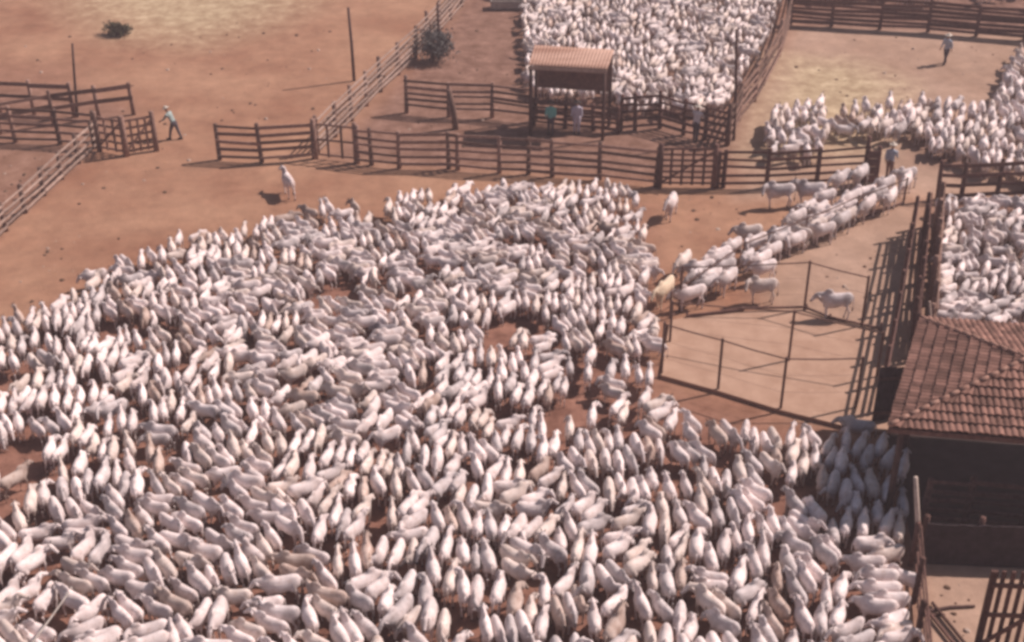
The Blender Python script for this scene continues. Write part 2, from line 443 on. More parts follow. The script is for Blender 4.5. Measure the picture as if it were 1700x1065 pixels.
def fence(label, feet, height=1.85, rails=5, rail_h=0.14, rail_t=0.045, post_w=0.17, mat='wood', pmat=None, z=0.0, first=0.28,
          name='rail_fence', cat='fence', group=None, feet_world=False, span=2.2, extra=0.06, skip=()):
    pts = feet if feet_world else [G(x, y, z) for x, y in feet]
    # split long runs
    full = [pts[0]]; segflag = []
    for i in range(len(pts)-1):
        d = (pts[i+1]-pts[i]).length
        k = max(1, round(d/span)) if span else 1
        for j in range(1, k+1):
            full.append(pts[i].lerp(pts[i+1], j/k)); segflag.append(i)
    root = empty(name, full[0], label, cat, group)
    pm = pmat or mat
    for p in full:
        o = link('post', post_mesh(post_w, round(height+extra+random.choice((-0.05,0,0,0.06,0.12)), 2), pm), root, p-full[0], random.random()*6)
        o.rotation_euler.x = random.uniform(-0.035, 0.035); o.rotation_euler.y = random.uniform(-0.035, 0.035)
    for i in range(len(full)-1):
        if segflag[i] in skip: continue
        a, b = full[i]-full[0], full[i+1]-full[0]
        d = (b-a).normalized(); nrm = Vector((-d.y, d.x, 0))
        off = nrm * (post_w*0.5+rail_t*0.5) * (1 if nrm.y < 0 else -1)
        for k in range(rails):
            h = first + (height-first-rail_h/2) * k/max(1, rails-1)
            mb = MB()
            e1, e2 = random.gauss(0, 0.03), random.gauss(0, 0.03)
            mb.beam(a+off+Vector((0,0,h+e1))-d*0.05, b+off+Vector((0,0,h+e2))+d*0.05, rail_t, rail_h*random.uniform(0.75, 1.2))
            mb.build('rail', M[mat], root)
    return root

def gate(label, a, b, height=1.7, bars=5, mat='wood', verticals=2, brace=True, z0=0.15, name='gate', group=None, bar_h=0.12, post=True):
    a, b = (G(*a) if len(a) == 2 else Vector(a)), (G(*b) if len(b) == 2 else Vector(b))
    root = empty(name, a, label, 'gate', group)
    d = b-a; n = Vector((-d.y, d.x, 0)).normalized()
    for k in range(verticals+2):
        t = k/(verticals+1)
        mb = MB(); p = d*t; mb.beam(p+Vector((0,0,z0)), p+Vector((0,0,z0+height)), 0.06, 0.11, up=d.normalized())
        mb.build('stile', M[mat], root)
    for k in range(bars):
        h = z0+0.08+(height-0.16)*k/(bars-1)
        mb = MB(); mb.beam(n*0.05+Vector((0,0,h)), d+n*0.05+Vector((0,0,h)), 0.035, bar_h)
        mb.build('bar', M[mat], root)
    if brace:
        mb = MB(); mb.beam(-n*0.055+Vector((0,0,z0+0.1)), d-n*0.055+Vector((0,0,z0+height-0.1)), 0.035, 0.1)
        mb.build('brace', M[mat], root)
    if post:
        for p in (Vector((0,0,0)), d):
            link('post', post_mesh(0.2, height+0.35, mat), root, p+n*0.16*0)
    return root

# left pens
fence('dark five rail fence at the left edge, ending at the double gate', [(-60,229),(-28,231),(26,236),(100,239),(160,244)], span=None)
fence('low two rail fence of the cattle race behind the left pen, farther one', [(-60,184),(0,187),(57,190),(124,194)], height=1.75, rails=2, rail_h=0.2, first=1.0, span=None)
fence('two rail fence of the left race sloping up to a free corner post', [(-60,240),(0,222),(90,207),(165,198),(222,190)], height=1.7, rails=2, rail_h=0.2, first=1.0, span=None)
fence('sunlit pale rail fence running diagonally down the left pen to the frame edge', [(158,246),(-60,448)], height=1.35, rails=4, rail_h=0.095, first=0.25, mat='wood_pale', pmat='wood', span=1.7)
gate('dark wooden gate leaf joined to the left pen fence', (166,251), (209,259), mat='wood', group='leaves of the left double gate')
gate('dark wooden gate leaf with vertical stiles beside the leaning person', (211,259), (260,250), mat='wood', verticals=3, group='leaves of the left double gate')

# central front line
C1 = [(365,265),(435,269),(522,263)]
fence('short dark five rail fence left of the central yard gate, with a free end post', C1, span=None)
gate('thin barred yard gate where the sunlit diagonal fence meets the front fence', (524,263), (592,270), bars=3, verticals=2, brace=False, bar_h=0.1)
fence('long dark five rail front fence of the middle pens above the main herd',
      [(594,271),(617,274),(663,279),(745,280),(760,282),(829,287),(877,289),(917,293),(995,298),(1088,309)], span=None)
gate('close barred dark gate with crossed boards in the front fence', (1094,311), (1184,312), height=1.85, bars=7, verticals=4, mat='wood_dark', bar_h=0.1)
fence('dark rail fence with stout posts in front of the small right group of cows', [(1190,311),(1200,311),(1272,311),(1355,307),(1434,302)], span=None, mat='wood_dark')
# stout end block
e = empty('gate_post_block', G(1444,304), 'squat boarded end block closing the front fence by the open gateway', 'gate post')
mb = MB()
for k in range(4):
    mb = MB(); mb.beam(Vector((-0.3,0,0.25+0.4*k)), Vector((0.3,0,0.25+0.4*k)), 0.06, 0.36); mb.build('board', M['wood_dark'], e)
for sx in (-0.28, 0.28):
    link('post', post_mesh(0.17, 1.8 if sx > 0 else 2.3, 'wood_dark'), e, (sx, 0.13, 0))

# diagonal fence, sunlight put into its rail colour, and inner pen
fence('long sunlit pale rail fence running away up the slope behind the middle pens', [(528,255),(584,200),(632,152),(690,97),(748,32),(800,-30)],
      height=1.85, rails=6, rail_h=0.10, mat='wood_pale', pmat='wood', span=2.3)
fence('dark four rail fence of the inner pen left of the rusty roofed shed', [(675,187),(745,194),(817,195),(884,203)], rails=5, first=0.5, span=None)
fence('dark rail fence crossing in front of the rusty shed', [(886,208),(938,213),(985,217),(1026,221)], rails=5, mat='wood_dark', span=None, height=1.4)
fence('dark rail fence below the packed white cattle, passing right of the shed', [(1030,217),(1054,216),(1095,213),(1134,224),(1170,232),(1206,242)], rails=5, mat='wood_dark', span=None)
fence('dark rail fence running away along the right side of the packed far pen', [(1208,240),(1226,200),(1252,168),(1267,141),(1293,93),(1306,50),(1325,-30)],
      rails=5, height=2.0, mat='wood', span=None)
# dark back fence top right
fence('tall dark boarded fence along the back of the sandy top right pen', [(1312,40),(1380,44),(1460,49),(1540,53),(1620,60),(1700,66),(1790,74)], height=1.9, rails=7, rail_h=0.2,
      mat='wood_dark', span=None)
# right crush pens
fence('dark fence closing the top of the packed right hand pen', [(1556,331),(1595,331),(1654,328),(1700,326),(1770,324)], height=1.8, rails=4, rail_h=0.17, mat='wood_dark', span=None, skip=())
fence('slatted corral fence between the small sandy pens and the packed right hand pen', [(1553,374),(1551,400),(1538,586)], height=2.0, rails=6, rail_h=0.16, mat='wood', span=1.9)
fence('dark inner rail fence standing left of the slatted corral fence', [(1512,395),(1497,480),(1474,600),(1456,690)], height=1.8, rails=5, rail_h=0.13, mat='wood_dark', span=1.9, post_w=0.13)
fence('dark rail fence in the middle of the corral race, right of the inner one', [(1533,385),(1525,470),(1510,600)], height=1.9, rails=6, rail_h=0.13, mat='wood_dark', span=1.7, post_w=0.13)
def eave_shade_panel():  # dark panel added where the tiled roof's shadow lies
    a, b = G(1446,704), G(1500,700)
    root = empty('shade_panel', a, 'dark board panel standing in for roof shadow beside the tiled shelter corner', 'gate')
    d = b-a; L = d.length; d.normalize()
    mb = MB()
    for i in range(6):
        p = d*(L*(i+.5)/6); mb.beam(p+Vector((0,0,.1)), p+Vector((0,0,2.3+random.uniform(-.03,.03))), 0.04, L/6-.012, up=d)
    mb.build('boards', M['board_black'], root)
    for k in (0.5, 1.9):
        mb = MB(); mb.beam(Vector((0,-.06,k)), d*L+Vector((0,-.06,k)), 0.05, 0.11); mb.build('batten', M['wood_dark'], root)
eave_shade_panel()

# small pens with steel posts and pipe rails
def pipe_fence(label, feet, heights, rails_h, z=PADZ, r=0.05, closed=False, lower=()):
    pts = [G(x, y, z) for x, y in feet]
    root = empty('pipe_fence', pts[0], label, 'fence')
    for p, h in zip(pts, heights):
        mb = MB(); mb.tube([(0,0,-0.1),(0,0,h)], [r, r], 8); mb.build('post', M['steel'], root, p-pts[0])
    for i in range(len(pts)-1):
        for q, rr in rails_h:
            a, b = pts[i]-pts[0], pts[i+1]-pts[0]
            mb = MB()
            za, zb = heights[i]*q-0.03, heights[i+1]*q-0.03
            m_ = a.lerp(b, 0.5)+Vector((0,0,(za+zb)/2-0.03))
            mb.tube([a+Vector((0,0,za)), m_, b+Vector((0,0,zb))], [rr]*3, 6)
            mb.build('rail' if rr > 0.02 else 'cable', M['steel'] if rr > 0.02 else M['cable'], root)
    return root
W3 = [(0.98, 0.026), (0.66, 0.004), (0.33, 0.004)]
pipe_fence('steel post and cable fence along the near edge of the raised sandy pen', [(1098,619),(1192,645),(1296,677),(1420,676)], [2.15,2.1,2.1,2.1], W3)
pipe_fence('steel post fence across the middle of the raised sandy pen', [(1112,566),(1309,598),(1455,625)], [1.75,2.15,1.9], W3)
pipe_fence('steel post fence behind the lone pale grey cow', [(1128,512),(1335,513),(1430,541)], [1.9,2.15,2.2], W3, z=PADZ+0.0)
pipe_fence('cable fence with thin posts along the lane of walking cows', [(1112,528),(1232,444),(1335,405),(1420,368),(1500,338)], [1.2,1.2,1.3,1.3,1.3], [(0.97,0.03),(0.1,0.05),(0.5,0.008)], z=0.0, r=0.04)
e = fence('low timber sill along the back edge of the raised sandy pen', [(1140,525),(1232,515),(1338,513),(1378,527),(1462,547)], height=0.16, rails=1, rail_h=0.09, rail_t=0.07, first=0.09, post_w=0.07, z=PADZ, mat='wood_dark', name='timber_sill', cat='sill', span=2.4, extra=0.02)

# tall poles
def pole(label, foot, top_px, r=0.07, mat='pole', arm=False):
    p = G(*foot)
    # height from where the top is seen, at the foot's own distance
    lo, hi = 0.5, 12
    for _ in range(40):
        mid = (lo+hi)/2
        if PX((p.x, p.y, mid))[1] > top_px[1]: lo = mid
        else: hi = mid
    h = lo
    s = (PX((p.x+1, p.y, h))[0]-PX((p.x, p.y, h))[0])
    dx = (top_px[0]-PX((p.x, p.y, h))[0])/s
    mb = MB(); mb.tube([(0,0,-0.2),(dx*0.45+0.02,0,h*0.5),(dx,0,h)], [r, r*0.9, r*0.75], 10)
    o = mb.build('utility_pole', M[mat], None, p, smooth=True)
    tag(o, label, 'pole')
    return o
pole('tall dark pole rising from the left cattle race', (128,194), (120,72))
pole('tall dark pole outside the long sunlit diagonal fence', (588,134), (578,12), 0.09)
pole('dark pole standing by the grey shrub at the far end of the sunlit fence', (729,98), (726,4), 0.08)
pole('tall dark pole at the near right corner of the packed far pen', (1218,232), (1223,48), 0.085)
pole('sunlit pale post at the near left corner of the tiled shelter', (1522,936), (1520,792), 0.085, 'post_pale')
pole('pale upright post at the end of the slatted corral fence', (1545,596), (1543,500), 0.06, 'wood_pale')
o = pole('stout leaning grey brown timber stump in the inner pen', (757,214), (746,150), 0.16, 'wood'); o.name = 'timber_post'; o['category'] = 'post'

# ------------------------------------------------------------------ tiled shelter
def tiled_shelter():
    ZE = 3.7
    c1 = G(1476,709,ZE); c2 = G(1529,530,ZE)
    right = G(1700,727,ZE)
    ex = (right-c1); ex.z = 0; ex.normalize()
    ey = Vector((-ex.y, ex.x, 0))
    depth = (c2-c1).dot(ey)
    apex = G(1706,597,ZE+0.95); apx = (apex-c1).dot(ex); apy = (apex-c1).dot(ey); width = 2*apx+0.5; print('apex', apx, apy)
    print('shelter depth', depth, 'skew', (c2-c1).dot(ex), 'apex px', PX(c1+ex*depth*0.5+ey*depth*0.5+Vector((0,0,1.5))))
    rise = 0.95
    o0 = Vector((c1.x, c1.y, 0))
    root = empty('tiled_shelter', o0, 'open sided shelter with a hipped clay tile roof over a dark pen', 'shelter')
    clay = noisy('clay_tile', (0.13, 0.07, 0.055), (0.33, 0.185, 0.148), 2.0, rough=0.85, detail=8, bump=0.3, contrast=(0.25, 0.75))
    nt = clay.node_tree; b = nt.nodes['Principled BSDF']; src = b.inputs['Base Color'].links[0].from_socket
    va = N(nt, 'ShaderNodeVertexColor', layer_name='tone'); mr = N(nt, 'ShaderNodeMapRange'); mr.inputs['To Min'].default_value = 0.55; mr.inputs['To Max'].default_value = 1.3
    sp = N(nt, 'ShaderNodeSeparateColor'); nt.links.new(va.outputs[0], sp.inputs[0]); nt.links.new(sp.outputs[0], mr.inputs['Value'])
    hs = N(nt, 'ShaderNodeHueSaturation'); nt.links.new(mr.outputs[0], hs.inputs['Value']); nt.links.new(src, hs.inputs['Color']); nt.links.new(hs.outputs[0], b.inputs['Base Color'])
    # corners (local)
    A, B = Vector((0,0,ZE)), ex*width+Vector((0,0,ZE))
    D = ey*depth+Vector((0,0,ZE)); Cc = ex*width+ey*depth+Vector((0,0,ZE))
    # the left eave is not quite square in the photograph: move the far left corner
    D = Vector((c2.x-o0.x, c2.y-o0.y, ZE))
    R1 = ex*apx+ey*apy+Vector((0,0,ZE+rise))
    R2 = ex*(width-apx)+ey*apy+Vector((0,0,ZE+rise))
    def face(p0, p1, q0, q1, nm):
        """rows of barrel tiles between eave p0-p1 and ridge q0-q1"""
        L = (p1-p0).length; du = (p1-p0)/L
        up = ((q0+q1)/2-(p0+p1)/2); up -= du*up.dot(du); H = up.length; dv = up/H
        nrm = du.cross(dv).normalized()
        if nrm.z < 0: nrm = -nrm
        l0 = (q0-p0).dot(du)/H; l1 = (q1-p0).dot(du); l1 = (l1-L)/H
        row, per = 0.36, 0.2
        nr = int(H/row)+1
        nu = int(L/(per/6))
        mb = MB(); tones = []
        for r in range(nr):
            v0, v1 = r*row, min((r+1)*row+0.05, H)
            if v0 >= H: break
            jit = random.uniform(0, per)*0.15
            sub = []; tone = []
            for (v, lift) in ((v0-0.02, 0.055), (v0-0.02, 0.0), ) [:0] or ((v0-0.03, 0.085), (v1, 0.008)):
                rowv = []
                ua, ub = l0*max(v,0), L+l1*max(v,0)
                for i in range(nu+1):
                    u = L*i/nu
                    uc = min(max(u, ua), ub)
                    k = int(u/per+0.5)
                    h1 = math.sin(k*12.9898+r*78.233)*43758.5453; h1 -= math.floor(h1)
                    w = abs(math.cos(math.pi*(u+jit)/per))
                    z = lift + 0.055*w + (h1-0.5)*0.02
                    rowv.append(p0+du*uc+dv*(v+(h1-0.5)*0.05)+nrm*z); tone.append(h1)
                sub.append(rowv)
            vs = sub[0]+sub[1]
            # front lip
            vs2 = [p-nrm*0.05 for p in sub[0]]
            n = nu+1
            tones.extend(tone+tone[:n])
            mb.add(vs+vs2, [(i, i+1, n+i+1, n+i) for i in range(nu)]+[(2*n+i, 2*n+i+1, i+1, i) for i in range(nu)])
        o = mb.build(nm, clay, root)
        at = o.data.color_attributes.new('tone', 'FLOAT_COLOR', 'POINT')
        t = np.array(tones, np.float32); at.data.foreach_set('color', np.stack([t, t, t, np.ones_like(t)], 1).ravel())
        ub_ = MB()
        ins = nrm*-0.07
        ub_.add([p0+ins, p1+ins, q1+ins, q0+ins], [(3,2,1,0)])
        ub_.build('roof_decking', M['board_black'], root)
    face(A, B, R1, R2, 'roof_slope')
    face(D, A, R1, R1, 'roof_slope')
    face(B, Cc, R2, R2, 'roof_slope')
    face(Cc, D, R2, R1, 'roof_slope')
    cap = noisy('ridge_tile', (0.24, 0.13, 0.10), (0.44, 0.27, 0.215), 4, rough=0.85)
    for a, b in ((A, R1), (D, R1), (R1, R2), (B, R2), (Cc, R2)):
        L = (b-a).length; n = int(L/0.36); mb = MB()
        for i in range(n):
            t0, t1 = i/n, (i+1.12)/n
            p, q = a.lerp(b, t0)+Vector((0,0,0.10)), a.lerp(b, min(t1, 1))+Vector((0,0,0.07))
            mb.tube([p, q], [0.085, 0.065], 8)
        mb.build('ridge_cap', cap, root, smooth=True)
    # eave boards, posts, rafters
    for a, b in ((A, B), (D, A), (B, Cc), (Cc, D)):
        mb = MB(); mb.beam(a-Vector((0,0,0.11)), b-Vector((0,0,0.11)), 0.05, 0.16); mb.build('eave_board', M['wood_dark'], root)
    for a in (A, B, Cc, D, A.lerp(B, 0.5), A.lerp(D, 0.5), B.lerp(Cc, 0.5)):
        c = (A+Cc)/2
        p = a.lerp(c, 0.10)
        mb = MB(); mb.tube([(p.x,p.y,-0.1),(p.x,p.y,ZE+0.1)], [0.11,0.1], 10); mb.build('post', M['pole'], root, smooth=True)
    return c1, ex, ey
SH_C, SH_X, SH_Y = tiled_shelter()
# near-black sheet: shade under the roof painted onto the pen floor
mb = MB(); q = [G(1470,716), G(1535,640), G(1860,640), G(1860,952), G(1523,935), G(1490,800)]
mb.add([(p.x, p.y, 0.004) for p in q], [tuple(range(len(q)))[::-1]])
o = mb.build('floor_shade_sheet', noisy('painted_floor_shade', (0.022,0.015,0.014), (0.06,0.04,0.036), 1.6, rough=0.7, bump=0.5, detail=7))
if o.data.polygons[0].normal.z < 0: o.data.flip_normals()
tag(o, 'pen floor beneath the tiled roof with its shade painted near black', 'pen floor', kind='structure')
# pens under / before the shelter
fence('dark rail fence in the shade beneath the tiled roof', [(1530,868),(1600,872),(1700,880),(1790,886)], height=1.75, rails=5, mat='wood_dark', span=None, rail_h=0.13)
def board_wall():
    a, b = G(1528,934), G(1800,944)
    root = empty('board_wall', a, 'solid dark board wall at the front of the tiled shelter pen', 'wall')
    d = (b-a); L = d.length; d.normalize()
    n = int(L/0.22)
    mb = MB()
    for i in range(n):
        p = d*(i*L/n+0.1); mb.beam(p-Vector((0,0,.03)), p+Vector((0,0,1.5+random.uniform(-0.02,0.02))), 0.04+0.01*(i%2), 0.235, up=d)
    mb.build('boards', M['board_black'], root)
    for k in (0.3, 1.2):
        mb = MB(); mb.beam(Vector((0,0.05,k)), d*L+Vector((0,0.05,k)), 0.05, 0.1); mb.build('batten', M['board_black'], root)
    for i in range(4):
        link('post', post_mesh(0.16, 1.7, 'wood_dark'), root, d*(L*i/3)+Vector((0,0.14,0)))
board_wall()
fence('dark rail fence between the main herd and the shelter front', [(1512,938),(1516,1000),(1521,1066),(1528,1150)], height=1.5, rails=4, mat='wood_dark', span=None, rail_h=0.10, post_w=0.14)
# vertical barred gate bottom right
def bar_gate():
    a, b = G(1620,1082), G(1790,1090)
    root = empty('bar_gate', a, 'dark upright barred gate in the bottom right corner', 'gate')
    d = b-a; L = d.length; d.normalize()
    mb0 = MB()
    n = 11
    for i in range(n+1):
        mb = MB(); p = d*(L*i/n); mb.beam(p, p+Vector((0,0,2.95)), 0.06 if i else 0.1, 0.11 if i else 0.18, up=d); mb.build('upright', M['wood_dark'], root)
    for z in (0.25, 1.45, 2.5):
        mb = MB(); mb.beam(Vector((0,-0.06,z)), d*L+Vector((0,-0.06,z)), 0.05, 0.14); mb.build('rail', M['wood_dark'], root)
    mb = MB(); mb.beam(Vector((0,-0.115,0.4)), d*L*0.75+Vector((0,-0.115,2.4)), 0.045, 0.13); mb.build('brace', M['wood_dark'], root)
bar_gate()
def ramp_rails():
    a = G(1528,1004); b = G(1600,1095)
    root = empty('handrail', a, 'fallen pair of dark rails on the sand left of the barred gate', 'rails')
    d = b-a
    for k in (0, 0.32):
        mb = MB(); mb.beam(Vector((k,0,0.10)), d+Vector((k,0,0.10)), 0.06, 0.09); mb.build('rail', M['wood_dark'], root)
    for t in (0.2, 0.8):
        mb = MB(); mb.beam(d*t+Vector((-0.1,0,0.03)), d*t+Vector((0.45,0,0.03)), 0.08, 0.05); mb.build('crosspiece', M['wood_dark'], root)
ramp_rails()
mb = MB(); a, b = G(1540,1016), G(1618,1008); mb.tube([(0,0,0.05), (b-a)*0.5+Vector((0,0.05,0.06)), (b-a)+Vector((0,0,0.05))], [0.045,0.05,0.04], 8)
tag(mb.build('loose_branch', M['pole'], None, a), 'crooked dark branch lying on the sand before the board wall', 'branch')

# pale guy wire at the bottom left
mb = MB(); a = G(118,975,0.9)
b = G(40,1085,3.2)
mb.tube([(0,0,-0.95), (0,0,0.0)], [0.05,0.045], 8); mb.tube([(0,0,-0.05),(b-a)*0.5+Vector((0,0,-0.04)), b-a], [0.028]*3, 8)
o = mb.build('stay_cable', M['concrete'], None, a); tag(o, 'pale taut stay cable slanting out of the bottom left corner', 'cable')

# ------------------------------------------------------------------ rusty shed
def shed():
    ZF, ZB = 3.7, 4.0
    f0, f1 = G(877,108,ZF), G(1008,115,ZF)
    b0, b1 = G(887,74,ZB), G(1020,82,ZB)
    root = empty('rusty_shed', Vector((f0.x,f0.y,0)), 'small shed with a rusty corrugated roof beside the packed far pen', 'shed')
    o0 = Vector((f0.x,f0.y,0))
    rust = noisy('rusty_sheet', (0.25, 0.12, 0.08), (0.60, 0.41, 0.33), 0.9, rough=0.7, detail=6, stretch=(0.3, 2.6, 1), spec=0.3)
    mb = MB(); n = 90; mrow = 6
    vs = []
    for j in range(mrow+1):
        t = j/mrow
        for i in range(n+1):
            s = i/n
            p = f0.lerp(f1, s).lerp(b0.lerp(b1, s), t)-o0
            vs.append(p+Vector((0,0,0.03*math.sin(s*2*math.pi*24)+0.012*math.sin(j*2.1))))
    mb.add(vs, [(j*(n+1)+i, j*(n+1)+i+1, (j+1)*(n+1)+i+1, (j+1)*(n+1)+i) for j in range(mrow) for i in range(n)])
    o = mb.build('roof_sheet', rust, root, smooth=True)
    sm = o.modifiers.new('thickness', 'SOLIDIFY'); sm.thickness = 0.012
    mb = MB(); mb.beam(f0-o0-Vector((0,0,0.12)), f1-o0-Vector((0,0,0.12)), 0.05, 0.16); mb.build('fascia', M['wood_pale'], root)
    for q, z in ((f0, ZF), (f1, ZF), (b0, ZB), (b1, ZB)):
        c = (f0+f1+b0+b1)/4
        p = q.lerp(c, 0.06)-o0
        mb = MB(); mb.tube([(p.x,p.y,-0.1),(p.x,p.y,z-0.06)], [0.09,0.08], 8); mb.build('post', M['pole'], root, smooth=True)
    # back wall boards
    d = b1-b0; d.z = 0; L = d.length*0.9; d.normalize()
    base = b0.lerp(b1, 0.05)-o0; base.z = 0; base += Vector((0,-0.25,0))
    mb = MB(); k = int(L/0.25)
    for i in range(k):
        p = base+d*(i*L/k+0.12); mb.beam(p+Vector((0,0,1.9)), p+Vector((0,0,ZB-0.12)), 0.03+0.01*(i%2), 0.26, up=d)
    mb.build('back_wall', M['wood_dark'], root)
    for k in range(3):
        mb = MB(); mb.beam(base+Vector((0,-.06,0.3+.4*k)), base+d*L+Vector((0,-.06,0.3+.4*k)), 0.05, 0.14); mb.build('wall_rail', M['wood_dark'], root)
shed()

# trough, top centre
e = empty('feed_trough', G(842,14), 'grey concrete feed trough at the top edge left of the packed pen', 'trough')
mb = MB()
mb.box((0,0,0.25),(1.9,0.7,0.1)); mb.build('basin_floor', M['concrete'], e)
for c, s in (((0,-0.38,0.35),(1.9,0.06,0.5)),((0,0.38,0.35),(1.9,0.06,0.5)),((-0.98,0,0.35),(0.06,0.82,0.5)),((0.98,0,0.35),(0.06,0.82,0.5))):
    mb = MB(); mb.box(c, s); mb.build('side_wall', M['concrete'], e)
for x in (-0.7, 0.7):
    mb = MB(); mb.box((x,0,0.09),(0.12,0.6,0.2)); mb.build('foot', M['concrete'], e)

# dung and stones trodden over the open ground: too many to count, one object
def litter():
    mb = MB()
    areas = [([(0,60),(560,20),(560,200),(360,205),(330,290),(60,520),(0,520),(170,250),(0,130)], 900), ([(1320,50),(1700,70),(1700,160),(1480,180),(1290,150)], 420),
             ([(620,60),(860,30),(870,180),(690,190),(640,250),(1080,300),(900,275)], 420), ([(1080,320),(1240,330),(1200,430),(1090,440)], 160),
             ([(1350,440),(1480,350),(1470,520),(1380,500)], 120), ([(0,245),(150,250),(0,370)], 260), ([(1530,950),(1610,950),(1610,1064),(1540,1064)], 90)]
    for poly, n in areas:
        n = n//7
        x0, x1 = min(p[0] for p in poly), max(p[0] for p in poly); y0, y1 = min(p[1] for p in poly), max(p[1] for p in poly)
        k = 0
        while k < n:
            x, y = random.uniform(x0, x1), random.uniform(y0, y1)
            if not in_poly(x, y, poly): continue
            p = G(x, y); k += 1
            r = random.choice((.03,.04,.05,.06,.09,.13)); h = r*random.uniform(.25,.6)
            a0 = random.random()*6
            vs = [(p.x+r*random.uniform(.7,1.2)*math.cos(a0+i*1.047), p.y+r*random.uniform(.7,1.2)*math.sin(a0+i*1.047), -.005) for i in range(6)]
            vs += [(p.x+(q[0]-p.x)*.55, p.y+(q[1]-p.y)*.55, h) for q in vs]
            mb.add(vs, [(i, (i+1)%6, 6+(i+1)%6, 6+i) for i in range(6)]+[tuple(range(6,12))], 0 if random.random() < .72 else 1)
    o = mb.build('dung_and_stones', [noisy('dry_dung', (0.07,0.045,0.03), (0.17,0.11,0.08), 2, rough=1, spec=.05), noisy('stone', (0.3,0.22,0.18), (0.5,0.4,0.34), 2)])
    tag(o, 'dung pats and small stones scattered over the open corral earth', 'litter', kind='stuff')

# ------------------------------------------------------------------ shrubs
def shrub(label, foot, w, h, nleaf, c1, c2, stems=5):
    p = G(*foot)
    root = empty('shrub', p, label, 'shrub')
    mb = MB(); tips = []
    for k in range(stems):
        a = random.uniform(0, 6.28); r = random.uniform(0.1, 0.42)*w
        t = Vector((math.cos(a)*r, math.sin(a)*r*0.8, h*random.uniform(0.45, 0.85)))
        mb.tube([(0,0,-0.05), t*0.5+Vector((0,0,0.1*h)), t], [0.05, 0.035, 0.015], 6); tips.append(t)
        for q in range(3):
            t2 = t*0.6+Vector((random.uniform(-.25,.25)*w, random.uniform(-.25,.25)*w, random.uniform(-.1,.3)*h))
            mb.tube([t*0.5+Vector((0,0,0.1*h)), t2], [0.02, 0.008], 5); tips.append(t2)
    mb.build('stem', M['wood_dark'], root)
    lm = noisy('shrub_leaf', c1, c2, 2.5, rough=0.6, spec=0.25)
    mb = MB()
    for i in range(nleaf):
        t = random.choice(tips)
        c = t+Vector((random.gauss(0,.13)*w, random.gauss(0,.13)*w, random.gauss(0,.11)*h))
        if c.z < 0.04: c.z = 0.04+random.random()*0.1
        q = Quaternion((random.gauss(0,1), random.gauss(0,1), random.gauss(0,1), random.gauss(0,1))).normalized()
        l, ww = random.uniform(0.08, 0.17), random.uniform(0.03, 0.06)
        mb.add([c+q@Vector(v) for v in ((-l,0,0),(0,-ww,0.02),(l,0,0),(0,ww,0.02))], [(0,1,2,3)])
    mb.build('foliage', lm, root)
shrub('small dark shrub alone on the pale ground at the top left', (198,57), 1.5, 0.75, 700, (0.035,0.04,0.022), (0.09,0.085,0.05))
shrub('grey green shrub against the sunlit diagonal fence at the top', (720,102), 2.0, 1.9, 1500, (0.06,0.065,0.065), (0.20,0.20,0.195), 8)

# ------------------------------------------------------------------ cattle
def Rz(a): return Matrix.Rotation(a, 3, 'Z')
def Ry(a): return Matrix.Rotation(a, 3, 'Y')

